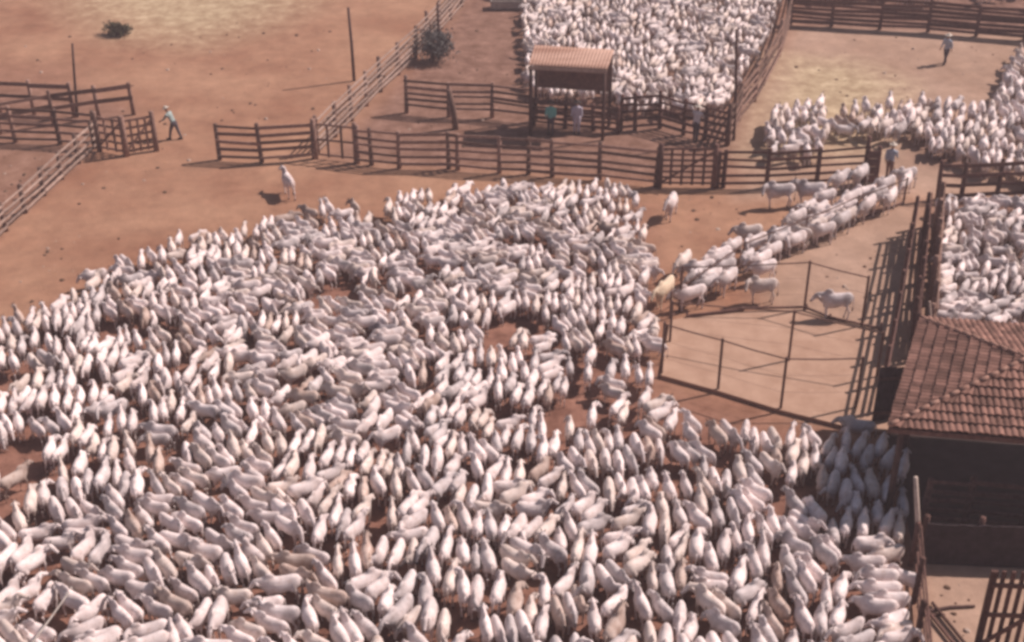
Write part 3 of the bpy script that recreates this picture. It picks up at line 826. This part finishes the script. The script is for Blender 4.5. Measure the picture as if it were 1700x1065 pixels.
def cow_mesh(voxel, yaw=0.0, lift=0.0, walk=0.0, fat=1.0, fine=True, horn=True):
    """young humped zebu, 1.25 m at the withers, facing +x, feet on z=0. yaw/lift pose the neck, walk strides the legs"""
    mb = MB()
    tor = [(-.70,.93,.05,.09),(-.665,.935,.13,.18),(-.58,.93,.20,.245),(-.44,.915,.225,.275),(-.22,.875,.255,.285),(0,.84,.275,.305),
           (.22,.845,.26,.315),(.38,.87,.215,.31),(.50,.90,.165,.25),(.60,.93,.10,.16)]
    mb.tube([(x, 0, zc) for x, zc, ry, rz in tor], [(ry*fat, rz) for x, zc, ry, rz in tor], 14)
    mb.ball((.345, 0, 1.20), (.19, .085, .13), 10, 8)                       # hump
    mb.ball((-.46, 0, 1.10), (.22, .16, .09), 10, 6)                        # hips
    mb.ball((.20, 0, .56), (.36, .05, .10), 8, 6)                           # navel flap
    # neck and head
    nb = Vector((.44, 0, .98))
    H = Rz(yaw) @ Ry(-lift)
    Hh = Rz(yaw*1.7) @ Ry(-lift*0.45)
    n1 = nb + (Rz(yaw*.5) @ Ry(-lift)) @ Vector((.17, 0, .07)); n2 = nb + H @ Vector((.35, 0, .13))
    mb.tube([nb-Vector((.10,0,.02)), nb+(n1-nb)*.4, n1, n2], [(.165,.26),(.15,.225),(.125,.18),(.10,.135)], 12)
    mb.tube([nb+Vector((-.02,0,-.22)), n1+Vector((.02,0,-.19)), n2+Vector((0,0,-.11))], [(.03,.12),(.025,.09),(.02,.05)], 8)   # dewlap
    def hp(x, y, z): return n2 + Hh @ (Ry(math.radians(38)) @ Vector((x, y, z)))
    mb.tube([hp(-.06,0,.02), hp(.04,0,.03), hp(.16,0,.015), hp(.30,0,-.005), hp(.385,0,-.01), hp(.42,0,-.015)],
            [(.075,.085),(.098,.105),(.085,.098),(.062,.072),(.064,.066),(.045,.05)], 10)
    # legs
    for sy in (-1, 1):
        w = walk*sy
        fx = .34; y = .125*sy
        k = Vector((fx+.06+.10*w, y, .44)); f = Vector((fx+.16*w, y*.95, .09))
        mb.tube([(fx-.02,y*1.05,.86),(fx+.01+.03*w,y*1.05,.66), k, (k+f)/2+Vector((-.005,0,0)), f, (f.x+.02,f.y,.0)], [.115,.088,.056,.040,.040,.052], 10)
        rx = -.50; w2 = -walk*sy
        st = Vector((rx+.10+.06*w2, .15*sy, .66)); hk = Vector((rx-.07+.10*w2, .135*sy, .44)); ft = Vector((rx+.0+.18*w2, .13*sy, .09))
        mb.tube([(rx+.03,.12*sy,.92), st, (st+hk)/2, hk, (hk+ft)/2, ft, (ft.x+.02,ft.y,0)], [(.12),(.115),(.078),(.055),(.041),(.041),(.053)], 10)
    body = remeshed(mb, voxel, 3 if fine else 2)
    n = len(body.vertices)
    co = np.empty(n*3, np.float32); body.vertices.foreach_get('co', co); co = co.reshape(-1, 3)
    vs = [Vector(c) for c in co.tolist()]
    out = MB()
    faces = [tuple(p.vertices) for p in body.polygons]
    out.add(vs, faces, 0)
    nose = hp(.42, 0, -.015)
    for i, fc in enumerate(faces):
        c = sum((vs[j] for j in fc), Vector())/len(fc)
        if c.z < .075 or (c-nose).length < .085: out.m[i] = 1
    bpy.data.meshes.remove(body)
    # ears, horns, eyes, tail
    for sy in (-1, 1):
        b = hp(-.035, .085*sy, .035); t = hp(-.07, .215*sy, -.09); mdl = (b+t)/2
        out.tube([b, mdl, t], [(.03,.014),(.052,.016),(.012,.008)] if abs((t-b).normalized().z) < .85 else [.03,.045,.012], 6, 0)
        if horn:
            out.tube([hp(-.05,.055*sy,.085), hp(-.11,.095*sy,.15), hp(-.14,.10*sy,.20)], [.022,.016,.005], 6, 1)
        out.ball(hp(.10, .085*sy, .045), .018, 6, 4, None, 2)
    sw = random.uniform(-.06, .06)
    out.tube([(-.675,0,1.05),(-.735,sw*.3,.95),(-.755,sw*.7,.72),(-.745,sw,.52)], [.036,.028,.02,.016], 6, 0)
    out.tube([(-.745,sw,.54),(-.745,sw*1.1,.44),(-.735,sw*1.2,.33)], [.018,.038,.01], 6, 1)
    out.neck = [max(0, min(1, (x-.12)/.35))*max(0, min(1, (z-.45)/.25))*(0.55 if x > .95 else 1.0) for x, y, z in out.v]
    out.v = [(x, y*(.89-.10*max(0, min(1, (z-.82)/.36))), z) for x, y, z in out.v]
    return out

def set_coat(me, neck, rnd):
    at = me.color_attributes.new('coat', 'FLOAT_COLOR', 'POINT')
    n = len(neck)
    c = np.zeros((n, 4), np.float32); c[:,0] = neck; c[:,1] = rnd; c[:,3] = 1
    at.data.foreach_set('color', c.ravel())

POSES = [  # name, yaw, lift, walk, fatness
    ('head level', 0.0, -0.2, 0.25, 1.0), ('head high', 0.08, 0.3, 0.0, 0.95), ('head low', -0.05, -0.7, 0.3, 1.02),
    ('head turned left', 0.7, -0.1, 0.1, 1.0), ('head turned right', -0.7, -0.1, -0.2, 1.03), ('head lowered left', 0.5, -0.5, -0.3, 0.96),
    ('head lowered right', -0.45, -0.5, 0.2, 1.05), ('striding, head level', -0.12, -0.05, 0.75, 0.97), ('striding, head high', 0.15, 0.25, -0.7, 1.0),
    ('head stretched up', 0.0, 0.5, 0.15, 0.94)]
fine_mb = [cow_mesh(.034, y, l, w, f, True, i % 3 != 0) for i, (n_, y, l, w, f) in enumerate(POSES)]
low_mb = [cow_mesh(.052, y, l, w, f, False, i % 3 != 0) for i, (n_, y, l, w, f) in enumerate(POSES)]
cow_cache = {}
def cow_data(pose, coat):
    if (pose, coat) not in cow_cache:
        me = fine_mb[pose].mesh('cow', [COATS[coat], M['hoof'], M['eye']], smooth=True)
        set_coat(me, fine_mb[pose].neck, 0.0)
        cow_cache[(pose, coat)] = me
    return cow_cache[(pose, coat)]

# headings seen over the herd: x, y, heading on the picture (0 right, 90 away, 180 left)
FIELD = np.array([
 (60,600,80),(60,760,85),(150,700,75),(250,600,80),(130,520,60),(220,480,170),(330,420,60),(250,700,90),(180,830,80),
 (420,560,170),(480,650,175),(560,560,165),(380,760,160),(330,640,85),(560,380,150),(620,360,95),(640,430,175),(750,430,180),(800,470,175),
 (700,370,90),(860,350,175),(960,345,45),(1010,360,80),(1030,420,20),(930,420,160),(900,480,170),(800,540,60),(900,560,95),(960,620,88),
 (1030,560,100),(1000,680,92),(1060,640,100),(870,640,85),(650,620,165),(750,680,40),(700,780,60),(600,740,170),(520,800,40),(850,800,75),
 (950,760,90),(1050,820,100),(1150,770,110),(1150,850,125),(1250,860,130),(1330,900,132),(1200,960,125),(1100,930,95),(1040,900,85),
 (650,880,70),(560,920,65),(760,920,80),(850,980,90),(660,990,88),(960,1000,95),(1060,1010,100),(500,980,150),(400,900,175),(300,880,170),
 (250,960,170),(120,950,20),(200,1040,170),(400,1040,160),(550,1040,130),(700,1060,80),(1300,1000,95),(1400,1000,100),(1440,890,80),
 (1450,1000,175),(1440,950,20),(1480,1040,170),(1150,690,20),(1230,720,140),(1330,740,100),(1300,790,60),(1370,800,90),(1450,780,45),(1200,780,90)], float)
def field(px, py):
    d2 = (FIELD[:,0]-px)**2+((FIELD[:,1]-py)*1.4)**2+150
    w = d2**-2.2
    a = np.radians(FIELD[:,2])
    return math.degrees(math.atan2((w*np.sin(a)).sum(), (w*np.cos(a)).sum()))

def world_heading(px, py, deg):
    a = math.radians(deg)
    p, q = G(px, py), G(px+6*math.cos(a), py-6*math.sin(a))
    return math.atan2(q.y-p.y, q.x-p.x)

cells = {}
def discs(x, y, h, sc):
    c, s = math.cos(h), math.sin(h)
    return [(x+c*o*sc, y+s*o*sc, r*sc) for o, r in ((-.50,.155),(-.18,.19),(.18,.19),(.46,.14),(.76,.08))]
def free(ds):
    for x, y, r in ds:
        ci, cj = int(math.floor(x/.6)), int(math.floor(y/.6))
        for i in (ci-1, ci, ci+1):
            for j in (cj-1, cj, cj+1):
                for (a, b, q) in cells.get((i, j), ()):
                    if (a-x)**2+(b-y)**2 < (q+r)**2: return False
    return True
def occupy(ds):
    for x, y, r in ds:
        cells.setdefault((int(math.floor(x/.6)), int(math.floor(y/.6))), []).append((x, y, r))

def in_poly(px, py, poly):
    ins = False; n = len(poly)
    for i in range(n):
        x0, y0 = poly[i]; x1, y1 = poly[(i+1) % n]
        if (y0 > py) != (y1 > py) and px < (x1-x0)*(py-y0)/(y1-y0)+x0: ins = not ins
    return ins

litter()
COWS = []   # px, py, world xy, heading world, heading picture, scale, pose, coat, zone
def put(px, py, deg, sc=1.0, pose=None, coat=None, zone='main', check=True, z=0.0):
    h = world_heading(px, py, deg); p = G(px, py, z)
    ds = discs(p.x, p.y, h, sc)
    if check and not free(ds): return False
    occupy(ds)
    if pose is None: pose = random.choices(range(10), (18,7,17,8,8,10,10,9,4,2) if px > 330 else (14,12,12,8,8,7,7,10,9,5))[0]
    if coat is None: coat = random.choices(('white','cream','pale grey','dusty'), (62,18,15,5))[0]
    bs = (sc*random.uniform(.86,1.02), sc*random.uniform(.86,1.12), sc*random.uniform(.95,1.06))
    COWS.append(dict(bs=bs, px=px, py=py, x=p.x, y=p.y, z=z, h=h, deg=deg % 360, sc=sc, pose=pose, coat=coat, zone=zone))
    return True

def scatter(poly, tries, sc=(0.92,1.08), headings=None, zone='main', spread=22, flip=0.22, keep=None, coatw=None):
    gp = [G(x, y) for x, y in poly]
    x0, x1 = min(p.x for p in gp), max(p.x for p in gp); y0, y1 = min(p.y for p in gp), max(p.y for p in gp)
    k = 0; start = len(COWS)
    for _ in range(tries):
        mate = None
        if len(COWS) > start+30 and random.random() < 0.5:
            # press up beside a neighbour, flank to flank
            mate = COWS[random.randrange(start, len(COWS))]
            c_, s_ = math.cos(mate['h']), math.sin(mate['h'])
            la, lo = random.choice((-1, 1))*random.uniform(.36, .62)*mate['sc'], random.gauss(0, .5)*mate['sc']
            x, y = mate['x']+c_*lo-s_*la, mate['y']+s_*lo+c_*la
        else:
            x, y = random.uniform(x0, x1), random.uniform(y0, y1)
        px, py = PX((x, y, 0))
        if not in_poly(px, py, poly): continue
        if keep and not keep(px, py): continue
        base = field(px, py) if headings is None else random.choice(headings)
        d = base+random.gauss(0, spread*(1.5 if zone == 'main' and py < 640 else 1.15))
        if random.random() < flip: d += 180
        if mate is not None: d = mate['deg']+random.gauss(0, 19)+(180 if random.random() < .08 else 0)
        s = random.uniform(*sc)
        if zone == 'main': s *= 0.67+0.17*min(1, max(0, (py-380)/600))
        c = random.choices(('white','cream','pale grey','dusty'), coatw)[0] if coatw else None
        if put(px, py, d, s, zone=zone, coat=c): k += 1
    return k

# single cows one can point at
LANE = [(1262,503,180),(1266,470,192),(1240,413,184),(1287,410,190),(1278,440,200),(1240,448,190),(1205,488,215),(1190,458,190),(1160,470,190),(1132,458,220),
 (1068,486,60),(1318,388,200),(1348,398,190),(1338,368,208),(1378,378,195),(1392,392,205),(1365,352,190),(1408,356,200),(1436,366,215),(1425,380,200),
 (1455,347,220),(1474,352,230),(1490,340,215),(1500,326,230),(1466,330,200),(1310,404,188),(1250,430,200)]
for x, y, d in LANE: put(x, y, d, random.uniform(0.84, 0.97), zone='lane', coat=random.choice(('white','white','cream','pale grey')))
for _ in range(2500):
    t = random.uniform(-.45, 1); x = 1255+t*250; y = 448-t*118+random.uniform(-34, 12)*(1-.35*t)
    if sum(c['zone'] == 'lane' for c in COWS) > 60: break
    put(x, y, random.gauss(200, 14), random.uniform(0.8, 0.93), zone='lane', coat=random.choice(('white','white','cream','pale grey')))
put(1101,508,222, 0.98, 0, 'pale cream', 'golden')
put(1384,529,178, 1.0, 0, 'pale grey', 'slate', z=PADZ)
for x, y, d in ((1290,345,180),(1342,342,178),(1392,324,205),(1424,314,214)): put(x, y, d, 1.0, coat='pale grey', zone='shade')
put(1112,362,238, 0.95, 7, 'white', 'alone')
put(480,325,125, 1.0, 8, 'white', 'alone left')
for x, y, d, c in ((62,585,75,'white'),(36,548,120,'dusty'),(208,470,172,'white'),(238,455,85,'white'),(300,418,65,'white'),(362,420,100,'white'),(440,395,70,'white'),
                   (160,478,190,'white'),(515,372,160,'dusty'),(590,362,130,'dusty'),(268,800,85,'dusty'),(900,395,160,'dusty'),(1420,735,170,'pale grey'),(855,1030,80,'dusty'),
                   (640,570,180,'slate grey'),(1010,400,180,'dusty'),(985,330,60,'white')):
    put(x, y, d, 0.70+0.16*min(1, max(0, (y-380)/600)), coat=c)
# three lit cows by the shelter corner
for x, y, d in ((1400,900,78),(1428,902,85),(1468,898,62),(1440,935,5),(1432,965,178),(1455,1010,178),(1450,1040,172)): put(x, y, d, 0.85, coat='white')

MAIN = [(-60,590),(20,565),(100,540),(185,478),(240,455),(290,430),(350,418),(420,410),(480,392),(520,375),(600,365),(700,350),(760,345),(850,340),(900,338),(950,348),
        (1000,336),(1052,352),(1068,400),(1074,440),(1088,520),(1090,590),(1078,640),(1090,690),(1130,718),(1200,738),(1290,748),(1380,754),(1440,755),(1498,775),
        (1496,850),(1492,930),(1494,1000),(1500,1150),(-60,1160)]
def thin(px, py):
    """uneven gaps, looser to the right of the middle and on the left flank, ragged edges"""
    g = G(px, py)
    n = mnoise.noise(Vector((g.x*.42, g.y*.42, 3.7)))+0.6*mnoise.noise(Vector((g.x*1.05, g.y*1.05, 9.1)))
    t = 0.0
    def bump(cx, cy, rx, ry, a): return a*math.exp(-((px-cx)/rx)**2-((py-cy)/ry)**2)
    t += bump(1010, 680, 90, 85, .34)+bump(1175, 765, 85, 40, .75)+bump(1040, 640, 50, 60, .3)+bump(130, 720, 150, 190, .24)+bump(1010, 420, 70, 50, .25)+bump(820, 1010, 60, 50, .3)+bump(270, 850, 40, 40, .3)
    if n < -0.3: return False
    if t > .04 and 1.6*mnoise.noise(Vector((g.x*1.5, g.y*1.5, 6.3))) < -0.5+1.25*t: return False
    if px > 1040 and py < 700 and mnoise.noise(Vector((g.y*.55, 1.3, 5.5))) < (px-1084)/30: return False
    return in_poly(px, py+16*mnoise.noise(Vector((g.x*.6, 7.7, 2.2))), MAIN)
MAIN = [(x, y-13 if y < 570 and x < 1060 else y) for x, y in MAIN]
scatter([(262,446),(298,414),(380,408),(450,388),(520,374),(570,400),(400,450)], 500)
n_main = scatter(MAIN, 190000, keep=thin, spread=27)
scatter([(870,-60),(870,60),(878,168),(1015,172),(1025,186),(1060,194),(1150,196),(1200,192),(1212,165),(1250,105),(1280,60),(1312,-60)], 26000, (0.56,0.74), zone='far pen', headings=(10,100,190,280,45,230), spread=30, coatw=(50,30,18,2))
scatter([(1562,352),(1760,345),(1760,610),(1556,604),(1560,480)], 10000, (0.62,0.78), zone='right pen', headings=(0,180,180,10,90), spread=25, coatw=(55,15,30,0))
scatter([(1272,225),(1300,196),(1362,190),(1372,235),(1360,272),(1276,275)], 700, (0.74,0.9), zone='top right', headings=(75,100,250,20), coatw=(75,15,10,0))
scatter([(1440,232),(1445,205),(1475,190),(1560,186),(1640,198),(1672,150),(1690,100),(1760,90),(1760,318),(1650,300),(1560,268),(1510,240)], 4500, (0.74,0.9), zone='top right', headings=(80,95,110,270,60), coatw=(65,20,10,5))
scatter([(1385,205),(1470,190),(1465,235),(1400,235)], 160, (0.74,0.9), zone='top right', headings=(20,90), coatw=(10,20,30,40))
scatter([(1330,-70),(1780,-70),(1780,22),(1330,6)], 300, (0.85,1.0), zone='back pen', headings=(0,180,90))
scatter([(820,-60),(868,-60),(866,2),(820,-2)], 60, (0.8,0.95), zone='far pen', headings=(0,180))
print('cattle', len(COWS), 'main', n_main)

# the 300 that show largest stand as individuals, the rest as one mass
special = [c for c in COWS if c['zone'] not in ('main','far pen','right pen','top right','back pen')]
rest = sorted([c for c in COWS if c['zone'] == 'main'], key=lambda c: -(c['py'] if -20 < c['px'] < 1720 and c['py'] < 1095 else -1e6+c['py']))
nInd = 300-len(special)
indiv = special+rest[:nInd]
mass = rest[nInd:]+[c for c in COWS if c['zone'] in ('far pen','right pen','top right','back pen')]

DIRS = ['right','away right','away','away left','left','nearer left','the viewer','nearer right']
def zone_words(c):
    x, y = c['px'], c['py']
    z = c['zone']
    if z == 'lane': return 'in file beside cable fence'
    if z == 'shade': return 'shaded by front fence'
    if x > 1375: return 'beside the tiled shelter'
    if x > 1090 and y < 790: return 'below the raised pen'
    if y > 965:
        if x < 330: return 'in bottom left corner'
        if x < 720: return 'bottom edge left of centre'
        if x < 1090: return 'bottom edge right of centre'
        return 'on bottom edge near shelter'
    if y < 640: return 'on the upper herd rim'
    if x < 330: return "on herd's left flank"
    if x < 720: return "left of herd's middle"
    if x < 1090: return "right of herd's middle"
    return 'between pen and bottom edge'
fixed = {'golden': 'pale cream cow stepping towards the herd beside the cable fence',
         'slate': 'lone pale grey cow with shaded flank facing left in the sandy pen',
         'alone': 'white cow walking alone on bare earth right of the herd, below the close barred gate',
         'alone left': 'white cow standing alone before the short front fence, seen from behind'}
groups = {}
for c in indiv:
    if c['zone'] in fixed: c['label'] = fixed[c['zone']]; continue
    d = DIRS[int(((c['deg']+22.5) % 360)//45)]
    key = f"{c['coat']} cow, {POSES[c['pose']][0]}, facing {d}, {zone_words(c)}"
    c['label'] = key; groups.setdefault(key, []).append(c)
ORD = ['nearest','second nearest','third nearest','fourth nearest','fifth nearest','sixth nearest','seventh nearest','eighth nearest','ninth nearest','tenth nearest']
for key, cs in groups.items():
    if len(cs) > 1:
        cs.sort(key=lambda c: -c['py'])
        if len(cs) == 2: words = ['the nearer', 'the farther']
        else: words = ORD[:len(cs)-1]+['farthest']
        for c, w in zip(cs, words): c['label'] = f"{key}, {w}"
GRP = {'lane':'cows walking in file along the lane','shade':'cows in the shade of the front fence'}
for c in indiv:
    o = link('cow', cow_data(c['pose'], c['coat']), None, (c['x'], c['y'], c['z']), c['h'])
    o.scale = c['bs']
    tag(o, c['label'], 'cow', GRP.get(c['zone'], 'white cattle of the main herd'))

def build_mass(cows):
    V, F, L, MI, NK, RN = [], [], [], [], [], []
    order = list(COATS)
    base = {}
    off = 0
    prep = []
    for mb in low_mb:
        prep.append((np.array(mb.v, np.float32), [np.array(f, np.int32) for f in mb.f], np.array(mb.m, np.int32)))
    flat = []
    for v, fs, m in prep:
        flat.append((v, np.concatenate(fs), np.array([len(f) for f in fs], np.int32), m))
    for c in cows:
        v, lv, ln, m = flat[c['pose']]
        s, co = math.sin(c['h']), math.cos(c['h'])
        R = np.array([[co,-s,0],[s,co,0],[0,0,1]], np.float32) @ np.diag(c['bs']).astype(np.float32)
        NK.append(np.array(low_mb[c['pose']].neck, np.float32)); RN.append(np.full(len(v), random.random(), np.float32))
        V.append(v @ R.T+np.array([c['x'], c['y'], c['z']], np.float32))
        L.append(lv+off); F.append(ln)
        mi = m.copy(); ci = order.index(c['coat'])
        MI.append(np.where(mi == 0, ci, mi+len(order)-1)); off += len(v)
    V = np.concatenate(V); L = np.concatenate(L).astype(np.int32); F = np.concatenate(F); MI = np.concatenate(MI).astype(np.int32)
    me = bpy.data.meshes.new('cattle_herd')
    me.vertices.add(len(V)); me.vertices.foreach_set('co', V.ravel())
    me.loops.add(len(L)); me.loops.foreach_set('vertex_index', L)
    me.polygons.add(len(F)); st = np.zeros(len(F), np.int32); st[1:] = np.cumsum(F)[:-1]
    me.polygons.foreach_set('loop_start', st)
    for k in order: me.materials.append(COATS[k])
    me.materials.append(M['hoof']); me.materials.append(M['eye'])
    me.polygons.foreach_set('material_index', MI)
    me.polygons.foreach_set('use_smooth', np.ones(len(F), bool))
    me.update(calc_edges=True); me.validate()
    set_coat(me, np.concatenate(NK), np.concatenate(RN))
    o = link('cattle_herd', me)
    tag(o, 'the farther hundreds of white humped cattle packed in the yard and the far pens', 'cattle', kind='stuff')
    print('mass', len(cows), 'faces', len(F))
build_mass(mass)

# ------------------------------------------------------------------ people
def cloth(name, a, b): return noisy(name, a, b, 7, rough=0.95, bump=0.2, spec=0.05)
def person(label, foot, face_deg, shirt, trousers, hat=None, arms=((0.25,0.1),(-0.2,0.15)), stride=0.1, lean=0.0, stick=False, hscale=1.0):
    """arms: per side (forward swing, bend); lean: sideways/forward lean in radians"""
    p = G(*foot)
    root = empty('person', p, label, 'person', None, world_heading(foot[0], foot[1], face_deg))
    root.scale = (hscale,)*3
    Ln = Matrix.Rotation(lean, 3, 'Y')
    def T(x, y, z):      # lean about the hips
        v = Vector((x, y, z))
        return v if z < .88 else Vector((0,0,.88))+Ln @ (v-Vector((0,0,.88)))
    hip = [(.0, .095*s, .90) for s in (-1, 1)]
    J = []
    for i, s in enumerate((-1, 1)):
        fx = stride*s
        kn = Vector((fx*.55+.03, .10*s, .49)); an = Vector((fx, .10*s, .08))
        sh = T(0, .19*s, 1.40)
        sw, bd = arms[i]
        el = T(.26*math.sin(sw), .235*s, 1.40-.28*math.cos(sw))
        wr = el+Ln @ Vector((.25*math.sin(sw+bd), .0, -.25*math.cos(sw+bd)))
        J.append((Vector(hip[i]), kn, an, sh, el, wr, sw+bd))
    body = MB()
    body.tube([T(0,0,.84), T(0,0,.98), T(0,0,1.14), T(0,0,1.32), T(0,0,1.43), T(0,0,1.48)], [(.15,.095),(.155,.10),(.145,.095),(.18,.105),(.14,.08),(.06,.06)], 12)
    body.tube([T(0,0,1.44), T(.01,0,1.56)], [.058,.055], 10)
    hc = T(.02, 0, 1.635)
    body.ball(hc, (.095,.075,.118), 12, 9); body.ball(hc+Ln @ Vector((.055,0,-.055)), (.055,.05,.06), 8, 6)
    body.ball(hc+Ln @ Vector((.10,0,-.02)), (.018,.014,.028), 6, 5)
    for s in (-1, 1): body.ball(hc+Ln @ Vector((0,.078*s,-.01)), (.02,.014,.032), 6, 5)
    for hp_, kn, an, sh, el, wr, ang in J:
        body.tube([hp_, (hp_+kn)/2, kn, kn*.55+an*.45, an, an-Vector((0,0,.05))], [.088,.078,.055,.054,.038,.04], 10)
        body.tube([sh, (sh+el)/2, el, wr], [.055,.046,.038,.028], 10)
        d = (wr-el).normalized()
        body.ball(wr+d*.05, (.04,.024,.045), 8, 6)
        body.tube([an-Vector((.05,0,.04)), an+Vector((.16,0,-.045))], [.04,.032], 8)
    me = remeshed(body, .02, 2)
    me.materials.append(M['skin']); me.polygons.foreach_set('use_smooth', [True]*len(me.polygons))
    # fingers, eyes join the body mesh as islands
    ex = MB()
    for hp_, kn, an, sh, el, wr, ang in J:
        d = (wr-el).normalized(); side = Vector((0,1,0))
        fwd = d.cross(side).normalized()
        for k, (o_, l_) in enumerate(((-.027,.062),(-.009,.075),(.009,.07),(.026,.055))):
            a = wr+d*.075+fwd*o_
            ex.tube([a, a+d*l_*.55+side*.004, a+d*l_+side*(.014)], [.0095,.009,.007], 6)
        a = wr+d*.035+fwd*.035; ex.tube([a, a+fwd*.022+d*.03, a+fwd*.024+d*.055], [.011,.010,.008], 6)
    for s in (-1, 1): ex.ball(hc+Ln @ Vector((.086,.032*s,.012)), .011, 6, 4, None, 1)
    exm = ex.mesh('x', [M['skin'], M['eye']], True)
    bm = bmesh.new(); bm.from_mesh(me); bm.from_mesh(exm)
    nb = len(me.polygons)
    me.materials.append(M['eye'])
    bm.to_mesh(me); bm.free(); bpy.data.meshes.remove(exm)
    link('body', me, root)
    sm = MB()
    sm.tube([T(0,0,.86), T(0,0,.98), T(0,0,1.14), T(0,0,1.32), T(0,0,1.43), T(0,0,1.485)], [(.175,.118),(.176,.118),(.165,.112),(.20,.122),(.165,.10),(.072,.07)], 12)
    for hp_, kn, an, sh, el, wr, ang in J:
        sm.tube([sh, (sh+el)/2, el, el.lerp(wr, .75)], [.078,.068,.056,.048], 10)
    me = remeshed(sm, .025, 2); me.materials.append(shirt); me.polygons.foreach_set('use_smooth', [True]*len(me.polygons)); link('shirt', me, root)
    tm = MB()
    tm.tube([(0,0,.80),(0,0,.88),(0,0,1.0)], [(.165,.115),(.17,.115),(.158,.108)], 12)
    for hp_, kn, an, sh, el, wr, ang in J:
        tm.tube([hp_, (hp_+kn)/2, kn, an+Vector((0,0,.02))], [.108,.10,.076,.062], 10)
    me = remeshed(tm, .025, 2); me.materials.append(trousers); me.polygons.foreach_set('use_smooth', [True]*len(me.polygons)); link('trousers', me, root)
    for hp_, kn, an, sh, el, wr, ang in J:
        b = MB(); b.tube([an+Vector((-.06,0,-.03)), an+Vector((.04,0,-.03)), an+Vector((.19,0,-.055))], [(.05,.055),(.05,.05),(.04,.028)], 8)
        b.tube([an+Vector((0,0,-.06)), an+Vector((0,0,.08))], [.058,.055], 8)
        b.build('boot', M['hoof'], root, smooth=True)
    up = Ln @ Vector((0,0,1))
    if hat is not None:
        b = MB(); Mh = Ln
        b.ball(hc+up*.055, (.20,.19,.018), 16, 6, Mh); b.ball(hc+up*.085, (.105,.092,.085), 12, 8, Mh)
        b.build('hat', hat, root, smooth=True)
    else:
        b = MB(); b.ball(hc+Ln @ Vector((-.02,0,.03)), (.098,.086,.108), 12, 8, Ln); b.build('hair', M['eye'], root, smooth=True)
    return root, J
white = cloth('white_cotton', (0.56,0.54,0.56), (0.70,0.68,0.70))
teal = cloth('teal_cotton', (0.12,0.42,0.39), (0.18,0.55,0.50))
greyteal = cloth('grey_teal_cotton', (0.20,0.28,0.28), (0.40,0.47,0.46))
blueg = cloth('blue_grey_cotton', (0.30,0.34,0.42), (0.45,0.49,0.57))
denim = cloth('dark_denim', (0.06,0.055,0.07), (0.12,0.105,0.12))
khaki = cloth('brown_drill', (0.16,0.10,0.085), (0.26,0.17,0.14))
lav = cloth('pale_lavender_cotton', (0.45,0.42,0.52), (0.58,0.55,0.64))
straw = cloth('pale_straw', (0.55,0.50,0.44), (0.72,0.66,0.58))
felt = cloth('dark_felt', (0.04,0.035,0.035), (0.09,0.08,0.075))
person('person in a grey teal shirt and pale hat leaning over the left gate', (292,231), 172, greyteal, denim, straw, ((1.1,0.3),(1.0,0.4)), 0.26, 0.42)
person('person in a teal shirt standing in the shade of the rusty shed', (914,222), 250, teal, denim, felt, ((0.2,0.3),(0.1,0.4)), 0.05, 0.0)
person('person in pale lavender clothes standing beside the one in teal', (957,221), 265, lav, lav, felt, ((0.3,0.2),(0.2,0.2)), 0.03, 0.03)
person('person in a white shirt bending at the dark fence below the packed pen', (1154,233), 40, white, denim, straw, ((0.7,0.5),(0.9,0.4)), 0.08, 0.12, hscale=1.05)
person('person in a blue grey shirt at the open gateway, hat pale', (1474,296), 60, blueg, khaki, straw, ((0.5,0.4),(-0.2,0.3)), 0.16, 0.12)
person('person in blue grey walking across the sandy top right pen', (1568,106), 200, blueg, denim, straw, ((0.4,0.2),(-0.3,0.2)), 0.2, 0.05)
